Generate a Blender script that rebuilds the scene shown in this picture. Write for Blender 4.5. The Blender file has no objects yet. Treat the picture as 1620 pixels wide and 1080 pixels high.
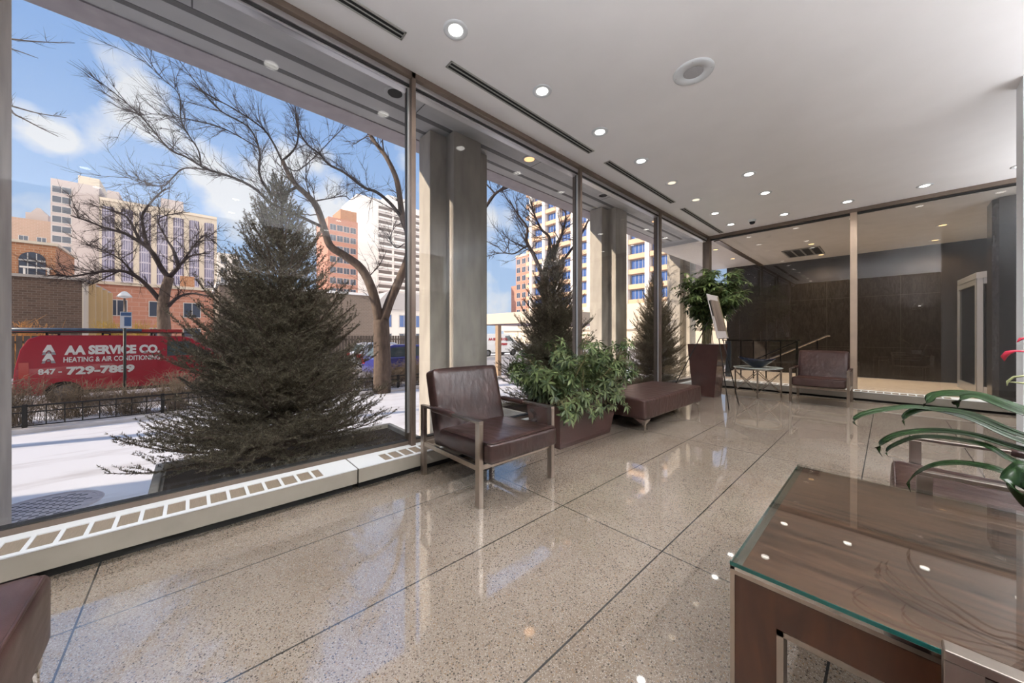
import bpy, bmesh, math, random
import numpy as np
from mathutils import Vector, Matrix, Euler

C = bpy.context.scene.collection
sc = bpy.context.scene
PI = math.pi

# ------------------------------------------------------------------ camera, sky, sun, exposure
FOC, YAW, HOR, EYE = 548.35, math.radians(47.298), 530.3, 1.25
cam_data = bpy.data.cameras.new('camera')
cam_data.sensor_width = 36.0
cam_data.lens = FOC / 1620 * 36
cam_data.shift_y = -(540 - HOR) / 1620
cam_data.clip_start, cam_data.clip_end = 0.02, 1000
cam = bpy.data.objects.new('camera', cam_data)
cam.location = (0, 0, EYE)
cam.rotation_euler = (PI / 2, 0, YAW)
C.objects.link(cam)
sc.camera = cam

sc.view_settings.view_transform = 'Standard'
sc.view_settings.look = 'None'
sc.view_settings.gamma = 1.0
sc.view_settings.use_curve_mapping = False
sc.view_settings.exposure = 0.0

sun_dir = Vector((-0.30, -0.88, 0.36)).normalized()      # towards the sun
sun_data = bpy.data.lights.new('sun', 'SUN')
sun_data.energy = 6.5
sun_data.angle = math.radians(0.6)
sun_data.color = (1.0, 0.83, 0.66)
sun = bpy.data.objects.new('sun', sun_data)
sun.rotation_euler = sun_dir.to_track_quat('Z', 'Y').to_euler()
sun.location = (-8, -20, 20)
C.objects.link(sun)

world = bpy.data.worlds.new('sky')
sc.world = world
world.use_nodes = True
wn, wl = world.node_tree.nodes, world.node_tree.links
wn.clear()
w_out = wn.new('ShaderNodeOutputWorld')
w_bg = wn.new('ShaderNodeBackground')
w_bg.inputs['Strength'].default_value = 1.0
w_tc = wn.new('ShaderNodeTexCoord')
w_sep = wn.new('ShaderNodeSeparateXYZ')
w_ramp = wn.new('ShaderNodeValToRGB')
w_ramp.color_ramp.elements[0].position = 0.0
w_ramp.color_ramp.elements[0].color = (0.56, 0.72, 0.95, 1)
w_ramp.color_ramp.elements[1].position = 0.75
w_ramp.color_ramp.elements[1].color = (0.17, 0.36, 0.80, 1)
w_map = wn.new('ShaderNodeMapping')
w_map.inputs['Scale'].default_value = (1.0, 1.0, 1.15)
w_map.inputs['Location'].default_value = (0.31, 0.0, 0.12)
w_noise = wn.new('ShaderNodeTexNoise')
w_noise.inputs['Scale'].default_value = 6.5
w_noise.inputs['Detail'].default_value = 6.0
w_noise.inputs['Roughness'].default_value = 0.5
w_cr = wn.new('ShaderNodeValToRGB')
w_cr.color_ramp.elements[0].position = 0.60
w_cr.color_ramp.elements[0].color = (0, 0, 0, 1)
w_cr.color_ramp.elements[1].position = 0.88
w_cr.color_ramp.elements[1].color = (1, 1, 1, 1)
w_mix = wn.new('ShaderNodeMix')
w_mix.data_type = 'RGBA'
w_mix.inputs[7].default_value = (0.86, 0.87, 0.92, 1)
wl.new(w_tc.outputs['Generated'], w_sep.inputs[0])
wl.new(w_sep.outputs['Z'], w_ramp.inputs['Fac'])
wl.new(w_tc.outputs['Generated'], w_map.inputs['Vector'])
wl.new(w_map.outputs['Vector'], w_noise.inputs['Vector'])
# a few cumulus heaps at fixed bearings, their edges broken up by the noise
def sky_bearing(px, py):
    a, d = (px - 810) / FOC, -(py - HOR) / FOC
    c, s = math.cos(YAW), math.sin(YAW)
    return Vector((c * a - s, s * a + c, d)).normalized()
w_norm = wn.new('ShaderNodeVectorMath')
w_norm.operation = 'NORMALIZE'
wl.new(w_tc.outputs['Generated'], w_norm.inputs[0])
w_amp = wn.new('ShaderNodeMath')
w_amp.operation = 'MULTIPLY_ADD'
w_amp.inputs[1].default_value = 2.0
w_amp.inputs[2].default_value = -0.52
wl.new(w_noise.outputs['Fac'], w_amp.inputs[0])
prev = w_amp.outputs[0]
for px, py, r, k in ((205, 118, 48, .32), (235, 175, 52, .30), (262, 215, 30, .2), (52, 196, 52, .30), (92, 215, 30, .18), (45, 300, 50, .16), (300, 262, 45, .22), (385, 268, 75, .30),
                     (455, 240, 45, .30), (500, 300, 60, .30), (395, 105, 50, .2), (540, 345, 50, .25), (640, 280, 45, .28), (785, 350, 35, .25), (800, 430, 60, .3), (850, 330, 45, .3), (330, 330, 60, .22), (1135, 470, 60, .3)):
    c0 = sky_bearing(px, py)
    ca = c0.dot(sky_bearing(px + r, py))
    dn = wn.new('ShaderNodeVectorMath')
    dn.operation = 'DOT_PRODUCT'
    dn.inputs[1].default_value = c0
    wl.new(w_norm.outputs[0], dn.inputs[0])
    mr = wn.new('ShaderNodeMapRange')
    mr.inputs['From Min'].default_value = 1 - (1 - ca) * 1.9
    mr.inputs['From Max'].default_value = 1.0
    mr.inputs['To Min'].default_value = 0.0
    mr.inputs['To Max'].default_value = k
    wl.new(dn.outputs['Value'], mr.inputs['Value'])
    ad = wn.new('ShaderNodeMath')
    ad.operation = 'ADD'
    wl.new(prev, ad.inputs[0])
    wl.new(mr.outputs['Result'], ad.inputs[1])
    prev = ad.outputs[0]
wl.new(prev, w_cr.inputs['Fac'])
wl.new(w_cr.outputs['Color'], w_mix.inputs[0])
wl.new(w_ramp.outputs['Color'], w_mix.inputs[6])
# brighter, warmer sky added behind the lobby, out of view, to light the facades
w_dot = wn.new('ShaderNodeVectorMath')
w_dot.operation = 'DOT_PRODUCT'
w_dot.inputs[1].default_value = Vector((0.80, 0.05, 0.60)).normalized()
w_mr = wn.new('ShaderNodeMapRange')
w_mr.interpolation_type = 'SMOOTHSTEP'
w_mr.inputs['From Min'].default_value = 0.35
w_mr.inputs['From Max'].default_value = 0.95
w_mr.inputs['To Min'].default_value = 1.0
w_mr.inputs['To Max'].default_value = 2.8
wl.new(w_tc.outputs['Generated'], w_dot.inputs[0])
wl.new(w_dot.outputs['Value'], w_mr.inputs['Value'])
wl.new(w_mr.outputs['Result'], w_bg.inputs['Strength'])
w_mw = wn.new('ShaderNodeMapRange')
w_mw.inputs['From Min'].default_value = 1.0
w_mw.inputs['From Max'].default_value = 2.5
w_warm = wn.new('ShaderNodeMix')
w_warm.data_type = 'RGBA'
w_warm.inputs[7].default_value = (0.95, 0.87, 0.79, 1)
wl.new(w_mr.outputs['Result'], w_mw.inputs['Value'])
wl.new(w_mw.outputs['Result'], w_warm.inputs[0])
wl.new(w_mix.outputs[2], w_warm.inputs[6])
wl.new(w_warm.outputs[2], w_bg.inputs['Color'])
wl.new(w_bg.outputs[0], w_out.inputs['Surface'])

ADDED_COVE_W = 175.0
LAMP_W = 78.0            # power of one recessed ceiling light

# ------------------------------------------------------------------ helpers
def ray(px, py):
    a, d = (px - 810) / FOC, -(py - HOR) / FOC
    c, s = math.cos(YAW), math.sin(YAW)
    return Vector((c * a - s, s * a + c, d))

def at(px, py, depth):
    return Vector((0, 0, EYE)) + ray(px, py) * depth

def tag(o, label=None, cat=None, group=None, kind=None):
    if label: o['label'] = label
    if cat: o['category'] = cat
    if group: o['group'] = group
    if kind: o['kind'] = kind
    return o

def empty(name, loc=(0, 0, 0), rz=0.0, parent=None):
    o = bpy.data.objects.new(name, None)
    o.location = loc
    o.rotation_euler = (0, 0, rz)
    o.empty_display_size = 0.1
    C.objects.link(o)
    if parent: o.parent = parent
    return o

def thing(name, label, cat, loc=(0, 0, 0), rz=0.0, group=None):
    return tag(empty(name, loc, rz), label, cat, group)

class MB:
    def __init__(s):
        s.v, s.f = [], []
    def add(s, vs, fs):
        n = len(s.v)
        s.v += [tuple(v) for v in vs]
        s.f += [tuple(i + n for i in f) for f in fs]
        return s
    def box(s, x0, x1, y0, y1, z0, z1, M=None):
        vs = [Vector((x, y, z)) for x in (x0, x1) for y in (y0, y1) for z in (z0, z1)]
        if M: vs = [M @ v for v in vs]
        return s.add(vs, [(0, 1, 3, 2), (4, 6, 7, 5), (0, 4, 5, 1), (2, 3, 7, 6), (0, 2, 6, 4), (1, 5, 7, 3)])
    def bar(s, a, b, w, h=None, up=(0, 0, 1)):
        a, b = Vector(a), Vector(b)
        h = h or w
        d = (b - a)
        L = d.length
        d.normalize()
        u = Vector(up)
        if abs(d.dot(u)) > 0.95: u = Vector((1, 0, 0))
        sx = d.cross(u).normalized()
        sz = sx.cross(d).normalized()
        M = Matrix((sx, d, sz)).transposed().to_4x4()
        M.translation = a
        return s.box(-w / 2, w / 2, 0, L, -h / 2, h / 2, M)
    def tube(s, pts, rads, n=6, cap=True):
        pts = [Vector(p) for p in pts]
        if not hasattr(rads, '__len__'): rads = [rads] * len(pts)
        base = len(s.v)
        u = None
        for i, p in enumerate(pts):
            d = (pts[min(i + 1, len(pts) - 1)] - pts[max(i - 1, 0)])
            if d.length < 1e-9: d = Vector((0, 0, 1))
            d.normalize()
            if u is None:
                u = d.orthogonal().normalized()
            else:
                u = (u - d * u.dot(d))
                u = u.normalized() if u.length > 1e-6 else d.orthogonal().normalized()
            w = d.cross(u)
            for k in range(n):
                t = 2 * PI * k / n
                s.v.append(tuple(p + (u * math.cos(t) + w * math.sin(t)) * rads[i]))
        for i in range(len(pts) - 1):
            for k in range(n):
                a, b = base + i * n + k, base + i * n + (k + 1) % n
                s.f.append((a, b, b + n, a + n))
        if cap:
            s.f.append(tuple(base + k for k in range(n))[::-1])
            s.f.append(tuple(base + (len(pts) - 1) * n + k for k in range(n)))
        return s
    def lathe(s, prof, n=24, c=(0, 0, 0), M=None):
        base = len(s.v)
        for r, z in prof:
            for k in range(n):
                t = 2 * PI * k / n
                v = Vector((c[0] + r * math.cos(t), c[1] + r * math.sin(t), c[2] + z))
                s.v.append(tuple(M @ v if M else v))
        for i in range(len(prof) - 1):
            for k in range(n):
                a, b = base + i * n + k, base + i * n + (k + 1) % n
                s.f.append((a, b, b + n, a + n))
        return s
    def disc(s, c, r, n=24, up=True):
        base = len(s.v)
        for k in range(n):
            t = 2 * PI * k / n
            s.v.append((c[0] + r * math.cos(t), c[1] + r * math.sin(t), c[2]))
        f = tuple(range(base, base + n))
        s.f.append(f if up else f[::-1])
        return s
    def prism(s, poly, axis, a, b):
        """extrude a 2D outline (list of (u,v)) along axis 'x','y' or 'z' from a to b"""
        n = len(poly)
        def P(u, v, t):
            return {'x': (t, u, v), 'y': (u, t, v), 'z': (u, v, t)}[axis]
        vs = [P(u, v, a) for u, v in poly] + [P(u, v, b) for u, v in poly]
        fs = [tuple(range(n)), tuple(range(2 * n - 1, n - 1, -1))]
        fs += [(i, (i + 1) % n + 0, (i + 1) % n + n, i + n) for i in range(n)]
        return s.add(vs, fs)
    def build(s, name, m, parent=None, smooth=False, bevel=0.0, seg=2, loc=None, rot=None, kind=None):
        me = bpy.data.meshes.new(name)
        me.from_pydata(s.v, [], s.f)
        bm = bmesh.new()
        bm.from_mesh(me)
        bmesh.ops.recalc_face_normals(bm, faces=bm.faces)
        bm.to_mesh(me)
        bm.free()
        me.materials.append(m)
        if smooth:
            me.polygons.foreach_set('use_smooth', [True] * len(me.polygons))
        o = bpy.data.objects.new(name, me)
        C.objects.link(o)
        if bevel:
            b = o.modifiers.new('bevel', 'BEVEL')
            b.width = bevel
            b.segments = seg
            b.limit_method = 'ANGLE'
            b.angle_limit = math.radians(40)
        if loc: o.location = loc
        if rot: o.rotation_euler = rot
        if parent: o.parent = parent
        if kind: o['kind'] = kind
        return o

def np_mesh(name, V, F, m, parent=None, smooth=False):
    """V (n,3) array, F (k,3) or (k,4) int array"""
    me = bpy.data.meshes.new(name)
    V = np.asarray(V, dtype=np.float32)
    F = np.asarray(F, dtype=np.int32)
    k, w = F.shape
    me.vertices.add(len(V))
    me.vertices.foreach_set('co', V.ravel())
    me.loops.add(k * w)
    me.loops.foreach_set('vertex_index', F.ravel())
    me.polygons.add(k)
    me.polygons.foreach_set('loop_start', np.arange(0, k * w, w, dtype=np.int32))
    me.update(calc_edges=True)
    if smooth:
        me.polygons.foreach_set('use_smooth', [True] * k)
    me.materials.append(m)
    o = bpy.data.objects.new(name, me)
    C.objects.link(o)
    if parent: o.parent = parent
    return o

def cushion(name, sx, sy, sz, r, bulge, m, parent, loc=(0, 0, 0), rot=(0, 0, 0), n=14, sag=0.0, taper=0.0):
    """soft rounded box centred on its origin"""
    bm = bmesh.new()
    bmesh.ops.create_cube(bm, size=2.0)
    bmesh.ops.subdivide_edges(bm, edges=bm.edges[:], cuts=n, use_grid_fill=True)
    h = Vector((sx / 2, sy / 2, sz / 2))
    rng = random.Random(hash(name) % 1000)
    for v in bm.verts:
        u = v.co.copy()
        # denser rows near the edges
        w = Vector([math.copysign(abs(c) ** 0.6, c) for c in u])
        p = Vector((w.x * h.x, w.y * h.y, w.z * h.z))
        q = Vector((max(-h.x + r, min(h.x - r, p.x)), max(-h.y + r, min(h.y - r, p.y)), max(-h.z + r, min(h.z - r, p.z))))
        d = p - q
        if d.length > 1e-9:
            p = q + d.normalized() * min(r, d.length if d.length < r else r)
            # push to the rounded shell
            p = q + d.normalized() * r
        b = (1 - u.x ** 2) * (1 - u.y ** 2)
        p.z += math.copysign(1, w.z) * abs(w.z) ** 2 * bulge * b
        p.y += w.y * abs(w.y) * bulge * 0.5 * (1 - u.x ** 2) * (1 - u.z ** 2)
        p.x += w.x * abs(w.x) * bulge * 0.5 * (1 - u.y ** 2) * (1 - u.z ** 2)
        p.y *= 1 + taper * w.z
        p.x *= 1 + taper * w.z
        v.co = p
    bmesh.ops.recalc_face_normals(bm, faces=bm.faces)
    me = bpy.data.meshes.new(name)
    bm.to_mesh(me)
    bm.free()
    me.materials.append(m)
    me.polygons.foreach_set('use_smooth', [True] * len(me.polygons))
    o = bpy.data.objects.new(name, me)
    o.location, o.rotation_euler, o.parent = loc, rot, parent
    C.objects.link(o)
    return o

def kids(o):
    return [c for c in bpy.data.objects if c.parent == o]

def copy_tree(o, parent=None):
    c = o.copy()
    C.objects.link(c)
    if parent: c.parent = parent
    for ch in kids(o):
        copy_tree(ch, c)
    return c

# ------------------------------------------------------------------ materials
def new_mat(name):
    m = bpy.data.materials.new(name)
    m.use_nodes = True
    nt = m.node_tree
    return m, nt.nodes, nt.links, nt.nodes['Principled BSDF']

def plain(name, col, rough=0.5, metal=0.0, spec=0.5, var=0.0, vscale=8.0, bump=0.0, bscale=60.0, stretch=(1, 1, 1), coat=0.0):
    m, N, L, B = new_mat(name)
    B.inputs['Base Color'].default_value = (*col, 1)
    B.inputs['Roughness'].default_value = rough
    B.inputs['Metallic'].default_value = metal
    B.inputs['Specular IOR Level'].default_value = spec
    B.inputs['Coat Weight'].default_value = coat
    B.inputs['Coat Roughness'].default_value = 0.05
    tc = N.new('ShaderNodeTexCoord')
    mp = N.new('ShaderNodeMapping')
    mp.inputs['Scale'].default_value = stretch
    L.new(tc.outputs['Object'], mp.inputs['Vector'])
    if var:
        n = N.new('ShaderNodeTexNoise')
        n.inputs['Scale'].default_value = vscale
        n.inputs['Detail'].default_value = 5
        L.new(mp.outputs[0], n.inputs['Vector'])
        r = N.new('ShaderNodeValToRGB')
        r.color_ramp.elements[0].position = 0.3
        r.color_ramp.elements[1].position = 0.7
        r.color_ramp.elements[0].color = (*[c * (1 - var) for c in col], 1)
        r.color_ramp.elements[1].color = (*[min(1, c * (1 + var)) for c in col], 1)
        L.new(n.outputs['Fac'], r.inputs['Fac'])
        L.new(r.outputs['Color'], B.inputs['Base Color'])
    if bump:
        n2 = N.new('ShaderNodeTexNoise')
        n2.inputs['Scale'].default_value = bscale
        n2.inputs['Detail'].default_value = 4
        L.new(mp.outputs[0], n2.inputs['Vector'])
        b = N.new('ShaderNodeBump')
        b.inputs['Strength'].default_value = bump
        b.inputs['Distance'].default_value = 0.01
        L.new(n2.outputs['Fac'], b.inputs['Height'])
        L.new(b.outputs['Normal'], B.inputs['Normal'])
    return m

def emit(name, col, strength):
    m, N, L, B = new_mat(name)
    B.inputs['Base Color'].default_value = (0.9, 0.9, 0.9, 1)
    B.inputs['Emission Color'].default_value = (*col, 1)
    B.inputs['Emission Strength'].default_value = strength
    return m

def mat_glass(name, tint=(0.94, 0.95, 0.95), refl=1.0, ior=1.5):
    m, N, L, B = new_mat(name)
    N.remove(B)
    out = N['Material Output']
    tr = N.new('ShaderNodeBsdfTransparent')
    tr.inputs['Color'].default_value = (*tint, 1)
    gl = N.new('ShaderNodeBsdfGlossy')
    gl.inputs['Roughness'].default_value = 0.0
    lw = N.new('ShaderNodeLayerWeight')
    lw.inputs['Blend'].default_value = 0.5
    f0 = ((ior - 1) / (ior + 1)) ** 2
    p5 = math_node(N, L, 'POWER', lw.outputs['Facing'], 5.0)
    sc_ = math_node(N, L, 'MULTIPLY', p5, (1 - f0) * refl)
    fac = math_node(N, L, 'ADD', sc_, f0 * refl, True)
    mx = N.new('ShaderNodeMixShader')
    L.new(fac, mx.inputs[0])
    L.new(tr.outputs[0], mx.inputs[1])
    L.new(gl.outputs[0], mx.inputs[2])
    L.new(mx.outputs[0], out.inputs['Surface'])
    return m

def math_node(N, L, op, a, b=None, clamp=False):
    n = N.new('ShaderNodeMath')
    n.operation = op
    n.use_clamp = clamp
    for i, v in enumerate((a, b)):
        if v is None: continue
        if isinstance(v, (int, float)): n.inputs[i].default_value = v
        else: L.new(v, n.inputs[i])
    return n.outputs[0]

def mat_terrazzo():
    m, N, L, B = new_mat('terrazzo')
    tc = N.new('ShaderNodeTexCoord')
    base = N.new('ShaderNodeTexNoise')
    base.inputs['Scale'].default_value = 1.3
    base.inputs['Detail'].default_value = 3
    L.new(tc.outputs['Object'], base.inputs['Vector'])
    cr = N.new('ShaderNodeValToRGB')
    cr.color_ramp.elements[0].position = 0.35
    cr.color_ramp.elements[0].color = (0.200, 0.160, 0.126, 1)
    cr.color_ramp.elements[1].position = 0.65
    cr.color_ramp.elements[1].color = (0.262, 0.222, 0.185, 1)
    L.new(base.outputs['Fac'], cr.inputs['Fac'])
    # dark, pale and rusty chips
    def chips(scale, thr, col, prev, seed, keep):
        v = N.new('ShaderNodeTexVoronoi')
        v.inputs['Scale'].default_value = scale
        mp = N.new('ShaderNodeMapping')
        mp.inputs['Location'].default_value = (seed, seed * 2, 0)
        L.new(tc.outputs['Object'], mp.inputs['Vector'])
        L.new(mp.outputs[0], v.inputs['Vector'])
        sp = N.new('ShaderNodeSeparateColor')
        L.new(v.outputs['Color'], sp.inputs[0])
        near = math_node(N, L, 'LESS_THAN', v.outputs['Distance'], thr)
        pick = math_node(N, L, 'LESS_THAN', sp.outputs[0], keep)
        fac = math_node(N, L, 'MULTIPLY', near, pick)
        mx = N.new('ShaderNodeMix')
        mx.data_type = 'RGBA'
        L.new(fac, mx.inputs[0])
        L.new(prev, mx.inputs[6])
        mx.inputs[7].default_value = (*col, 1)
        return mx.outputs[2]
    c = chips(140, 0.42, (0.14, 0.113, 0.09), cr.outputs['Color'], 3.1, 0.55)
    c = chips(190, 0.40, (0.33, 0.30, 0.27), c, 7.7, 0.5)
    c = chips(95, 0.33, (0.08, 0.062, 0.05), c, 1.3, 0.35)
    c = chips(110, 0.33, (0.22, 0.15, 0.09), c, 5.9, 0.18)
    # joint lines
    sp = N.new('ShaderNodeSeparateXYZ')
    L.new(tc.outputs['Object'], sp.inputs[0])
    def line(o, off, step, hw):
        t = math_node(N, L, 'SUBTRACT', o, off)
        t = math_node(N, L, 'DIVIDE', t, step)
        t = math_node(N, L, 'ADD', t, 0.5)
        t = math_node(N, L, 'FRACT', t)
        t = math_node(N, L, 'SUBTRACT', t, 0.5)
        t = math_node(N, L, 'ABSOLUTE', t)
        return math_node(N, L, 'LESS_THAN', t, hw / step)
    lx = line(sp.outputs['X'], -0.153, 0.733, 0.0042)
    ly = line(sp.outputs['Y'], 2.0, 2.37, 0.0038)
    ln = math_node(N, L, 'MAXIMUM', lx, ly)
    mx = N.new('ShaderNodeMix')
    mx.data_type = 'RGBA'
    L.new(ln, mx.inputs[0])
    L.new(c, mx.inputs[6])
    mx.inputs[7].default_value = (0.035, 0.035, 0.035, 1)
    L.new(mx.outputs[2], B.inputs['Base Color'])
    B.inputs['Roughness'].default_value = 0.035
    B.inputs['IOR'].default_value = 2.6
    n2 = N.new('ShaderNodeTexNoise')
    n2.inputs['Scale'].default_value = 2.0
    L.new(tc.outputs['Object'], n2.inputs['Vector'])
    b = N.new('ShaderNodeBump')
    b.inputs['Strength'].default_value = 0.05
    b.inputs['Distance'].default_value = 0.004
    L.new(n2.outputs['Fac'], b.inputs['Height'])
    L.new(b.outputs['Normal'], B.inputs['Normal'])
    return m

def mat_leather(name, c0, c1, rough=0.33, streak=0.35):
    m, N, L, B = new_mat(name)
    tc = N.new('ShaderNodeTexCoord')
    n = N.new('ShaderNodeTexNoise')
    n.inputs['Scale'].default_value = 5
    n.inputs['Detail'].default_value = 6
    L.new(tc.outputs['Object'], n.inputs['Vector'])
    r = N.new('ShaderNodeValToRGB')
    r.color_ramp.elements[0].position = 0.3
    r.color_ramp.elements[1].position = 0.72
    r.color_ramp.elements[0].color = (*c0, 1)
    r.color_ramp.elements[1].color = (*c1, 1)
    L.new(n.outputs['Fac'], r.inputs['Fac'])
    L.new(r.outputs['Color'], B.inputs['Base Color'])
    B.inputs['Roughness'].default_value = rough
    B.inputs['Coat Weight'].default_value = 0.2
    B.inputs['Coat Roughness'].default_value = 0.16
    w = N.new('ShaderNodeTexNoise')
    w.inputs['Scale'].default_value = 9
    w.inputs['Detail'].default_value = 2
    mp = N.new('ShaderNodeMapping')
    mp.inputs['Scale'].default_value = (0.5, 1.6, 1.0)
    L.new(tc.outputs['Object'], mp.inputs['Vector'])
    L.new(mp.outputs[0], w.inputs['Vector'])
    f = N.new('ShaderNodeTexNoise')
    f.inputs['Scale'].default_value = 240
    L.new(tc.outputs['Object'], f.inputs['Vector'])
    s = math_node(N, L, 'MULTIPLY', f.outputs['Fac'], 0.03)
    s = math_node(N, L, 'ADD', s, w.outputs['Fac'])
    b = N.new('ShaderNodeBump')
    b.inputs['Strength'].default_value = streak
    b.inputs['Distance'].default_value = 0.03
    L.new(s, b.inputs['Height'])
    L.new(b.outputs['Normal'], B.inputs['Normal'])
    return m

def mat_granite():
    m, N, L, B = new_mat('dark_granite')
    tc = N.new('ShaderNodeTexCoord')
    mp = N.new('ShaderNodeMapping')
    mp.inputs['Scale'].default_value = (2.2, 1.0, 0.55)
    mp.inputs['Rotation'].default_value = (0, 0.35, 0)
    L.new(tc.outputs['Object'], mp.inputs['Vector'])
    n = N.new('ShaderNodeTexNoise')
    n.inputs['Scale'].default_value = 9
    n.inputs['Detail'].default_value = 9
    n.inputs['Distortion'].default_value = 1.2
    L.new(mp.outputs[0], n.inputs['Vector'])
    r = N.new('ShaderNodeValToRGB')
    r.color_ramp.elements[0].position = 0.40
    r.color_ramp.elements[0].color = (0.017, 0.014, 0.0125, 1)
    r.color_ramp.elements[1].position = 0.72
    r.color_ramp.elements[1].color = (0.032, 0.027, 0.024, 1)
    L.new(n.outputs['Fac'], r.inputs['Fac'])
    # slab joints
    sp = N.new('ShaderNodeSeparateXYZ')
    L.new(tc.outputs['Object'], sp.inputs[0])
    def line(o, off, step, hw):
        t = math_node(N, L, 'SUBTRACT', o, off)
        t = math_node(N, L, 'DIVIDE', t, step)
        t = math_node(N, L, 'ADD', t, 0.5)
        t = math_node(N, L, 'FRACT', t)
        t = math_node(N, L, 'SUBTRACT', t, 0.5)
        t = math_node(N, L, 'ABSOLUTE', t)
        return math_node(N, L, 'LESS_THAN', t, hw / step)
    ln = math_node(N, L, 'MAXIMUM', line(sp.outputs['X'], 0.25, 1.55, 0.005), line(sp.outputs['Z'], 0.9, 1.5, 0.005))
    mx = N.new('ShaderNodeMix')
    mx.data_type = 'RGBA'
    L.new(ln, mx.inputs[0])
    L.new(r.outputs['Color'], mx.inputs[6])
    mx.inputs[7].default_value = (0.05, 0.045, 0.04, 1)
    L.new(mx.outputs[2], B.inputs['Base Color'])
    B.inputs['Roughness'].default_value = 0.22
    return m

def mat_brick(name, c1, c2, mortar, scale=1.0, bw=0.5, bh=0.22, axis='yz'):
    m, N, L, B = new_mat(name)
    tc = N.new('ShaderNodeTexCoord')
    sp = N.new('ShaderNodeSeparateXYZ')
    cb = N.new('ShaderNodeCombineXYZ')
    L.new(tc.outputs['Object'], sp.inputs[0])
    s = math_node(N, L, 'ADD', sp.outputs['X'], sp.outputs['Y'])
    L.new(s, cb.inputs['X'])
    L.new(sp.outputs['Z'], cb.inputs['Y'])
    br = N.new('ShaderNodeTexBrick')
    br.inputs['Scale'].default_value = scale
    br.inputs['Brick Width'].default_value = bw
    br.inputs['Row Height'].default_value = bh
    br.inputs['Mortar Size'].default_value = 0.02
    br.inputs['Color1'].default_value = (*c1, 1)
    br.inputs['Color2'].default_value = (*c2, 1)
    br.inputs['Mortar'].default_value = (*mortar, 1)
    L.new(cb.outputs[0], br.inputs['Vector'])
    L.new(br.outputs['Color'], B.inputs['Base Color'])
    B.inputs['Roughness'].default_value = 0.85
    return m

def mat_wood(name, c0, c1, scale=3.0, stretch=(1, 8, 8), rough=0.35, coat=0.0):
    m, N, L, B = new_mat(name)
    tc = N.new('ShaderNodeTexCoord')
    mp = N.new('ShaderNodeMapping')
    mp.inputs['Scale'].default_value = stretch
    L.new(tc.outputs['Object'], mp.inputs['Vector'])
    n = N.new('ShaderNodeTexNoise')
    n.inputs['Scale'].default_value = scale
    n.inputs['Detail'].default_value = 8
    n.inputs['Distortion'].default_value = 1.5
    L.new(mp.outputs[0], n.inputs['Vector'])
    r = N.new('ShaderNodeValToRGB')
    r.color_ramp.elements[0].position = 0.3
    r.color_ramp.elements[1].position = 0.7
    r.color_ramp.elements[0].color = (*c0, 1)
    r.color_ramp.elements[1].color = (*c1, 1)
    L.new(n.outputs['Fac'], r.inputs['Fac'])
    L.new(r.outputs['Color'], B.inputs['Base Color'])
    B.inputs['Roughness'].default_value = rough
    B.inputs['Coat Weight'].default_value = coat
    return m

M_floor = mat_terrazzo()
M_ceiling = plain('ceiling_paint', (0.88, 0.87, 0.88), 0.6, var=0.02, vscale=2)
M_white = plain('white_enamel', (0.70, 0.73, 0.76), 0.35)
M_cream = plain('heater_enamel', (0.25, 0.225, 0.19), 0.45, var=0.08, vscale=6)
M_fins = plain('grille_fins', (0.20, 0.16, 0.12), 0.6, var=0.3, vscale=200, stretch=(0.1, 10, 1))
M_bronze = plain('bronze_frame', (0.20, 0.155, 0.125), 0.38, metal=0.6, var=0.15, vscale=3)
M_bronze_l = plain('light_bronze_frame', (0.46, 0.36, 0.28), 0.4, metal=0.5, var=0.1, vscale=3)
M_gasket = plain('black_gasket', (0.02, 0.02, 0.02), 0.6)
M_alum = plain('aluminium_bead', (0.60, 0.60, 0.62), 0.35, metal=0.7)
M_glass = mat_glass('window_glass', (0.96, 0.97, 0.97), 0.6)
M_glassfar = mat_glass('entry_glass', (0.88, 0.88, 0.88), 1.1)
M_granite = mat_granite()
M_chrome = plain('brushed_steel', (0.50, 0.44, 0.38), 0.30, metal=1.0, var=0.08, vscale=30, stretch=(1, 1, 0.1))
M_polish = plain('polished_steel', (0.72, 0.70, 0.67), 0.1, metal=1.0)
M_leather = mat_leather('brown_leather', (0.014, 0.0065, 0.006), (0.034, 0.016, 0.013), 0.32)
M_leather_l = mat_leather('warm_brown_leather', (0.026, 0.011, 0.009), (0.050, 0.023, 0.018), 0.42)
M_concrete = plain('concrete', (0.40, 0.37, 0.33), 0.85, var=0.16, vscale=5, bump=0.25, bscale=30, stretch=(1, 1, 0.35))
M_soffit = plain('soffit_plaster', (0.42, 0.42, 0.42), 0.8, var=0.08, vscale=2)
M_groove = plain('soffit_groove', (0.12, 0.12, 0.12), 0.8)
M_black = plain('black_metal', (0.015, 0.014, 0.014), 0.4, metal=0.4)
M_dark = plain('dark_void', (0.01, 0.01, 0.01), 0.8)
M_planter = plain('brown_lacquer', (0.045, 0.020, 0.017), 0.22, var=0.2, vscale=3, coat=0.3)
M_soil = plain('potting_soil', (0.05, 0.035, 0.025), 0.95, bump=0.5, bscale=60)
M_pebble = plain('white_pebbles', (0.55, 0.52, 0.50), 0.7, var=0.2, vscale=20)

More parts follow.
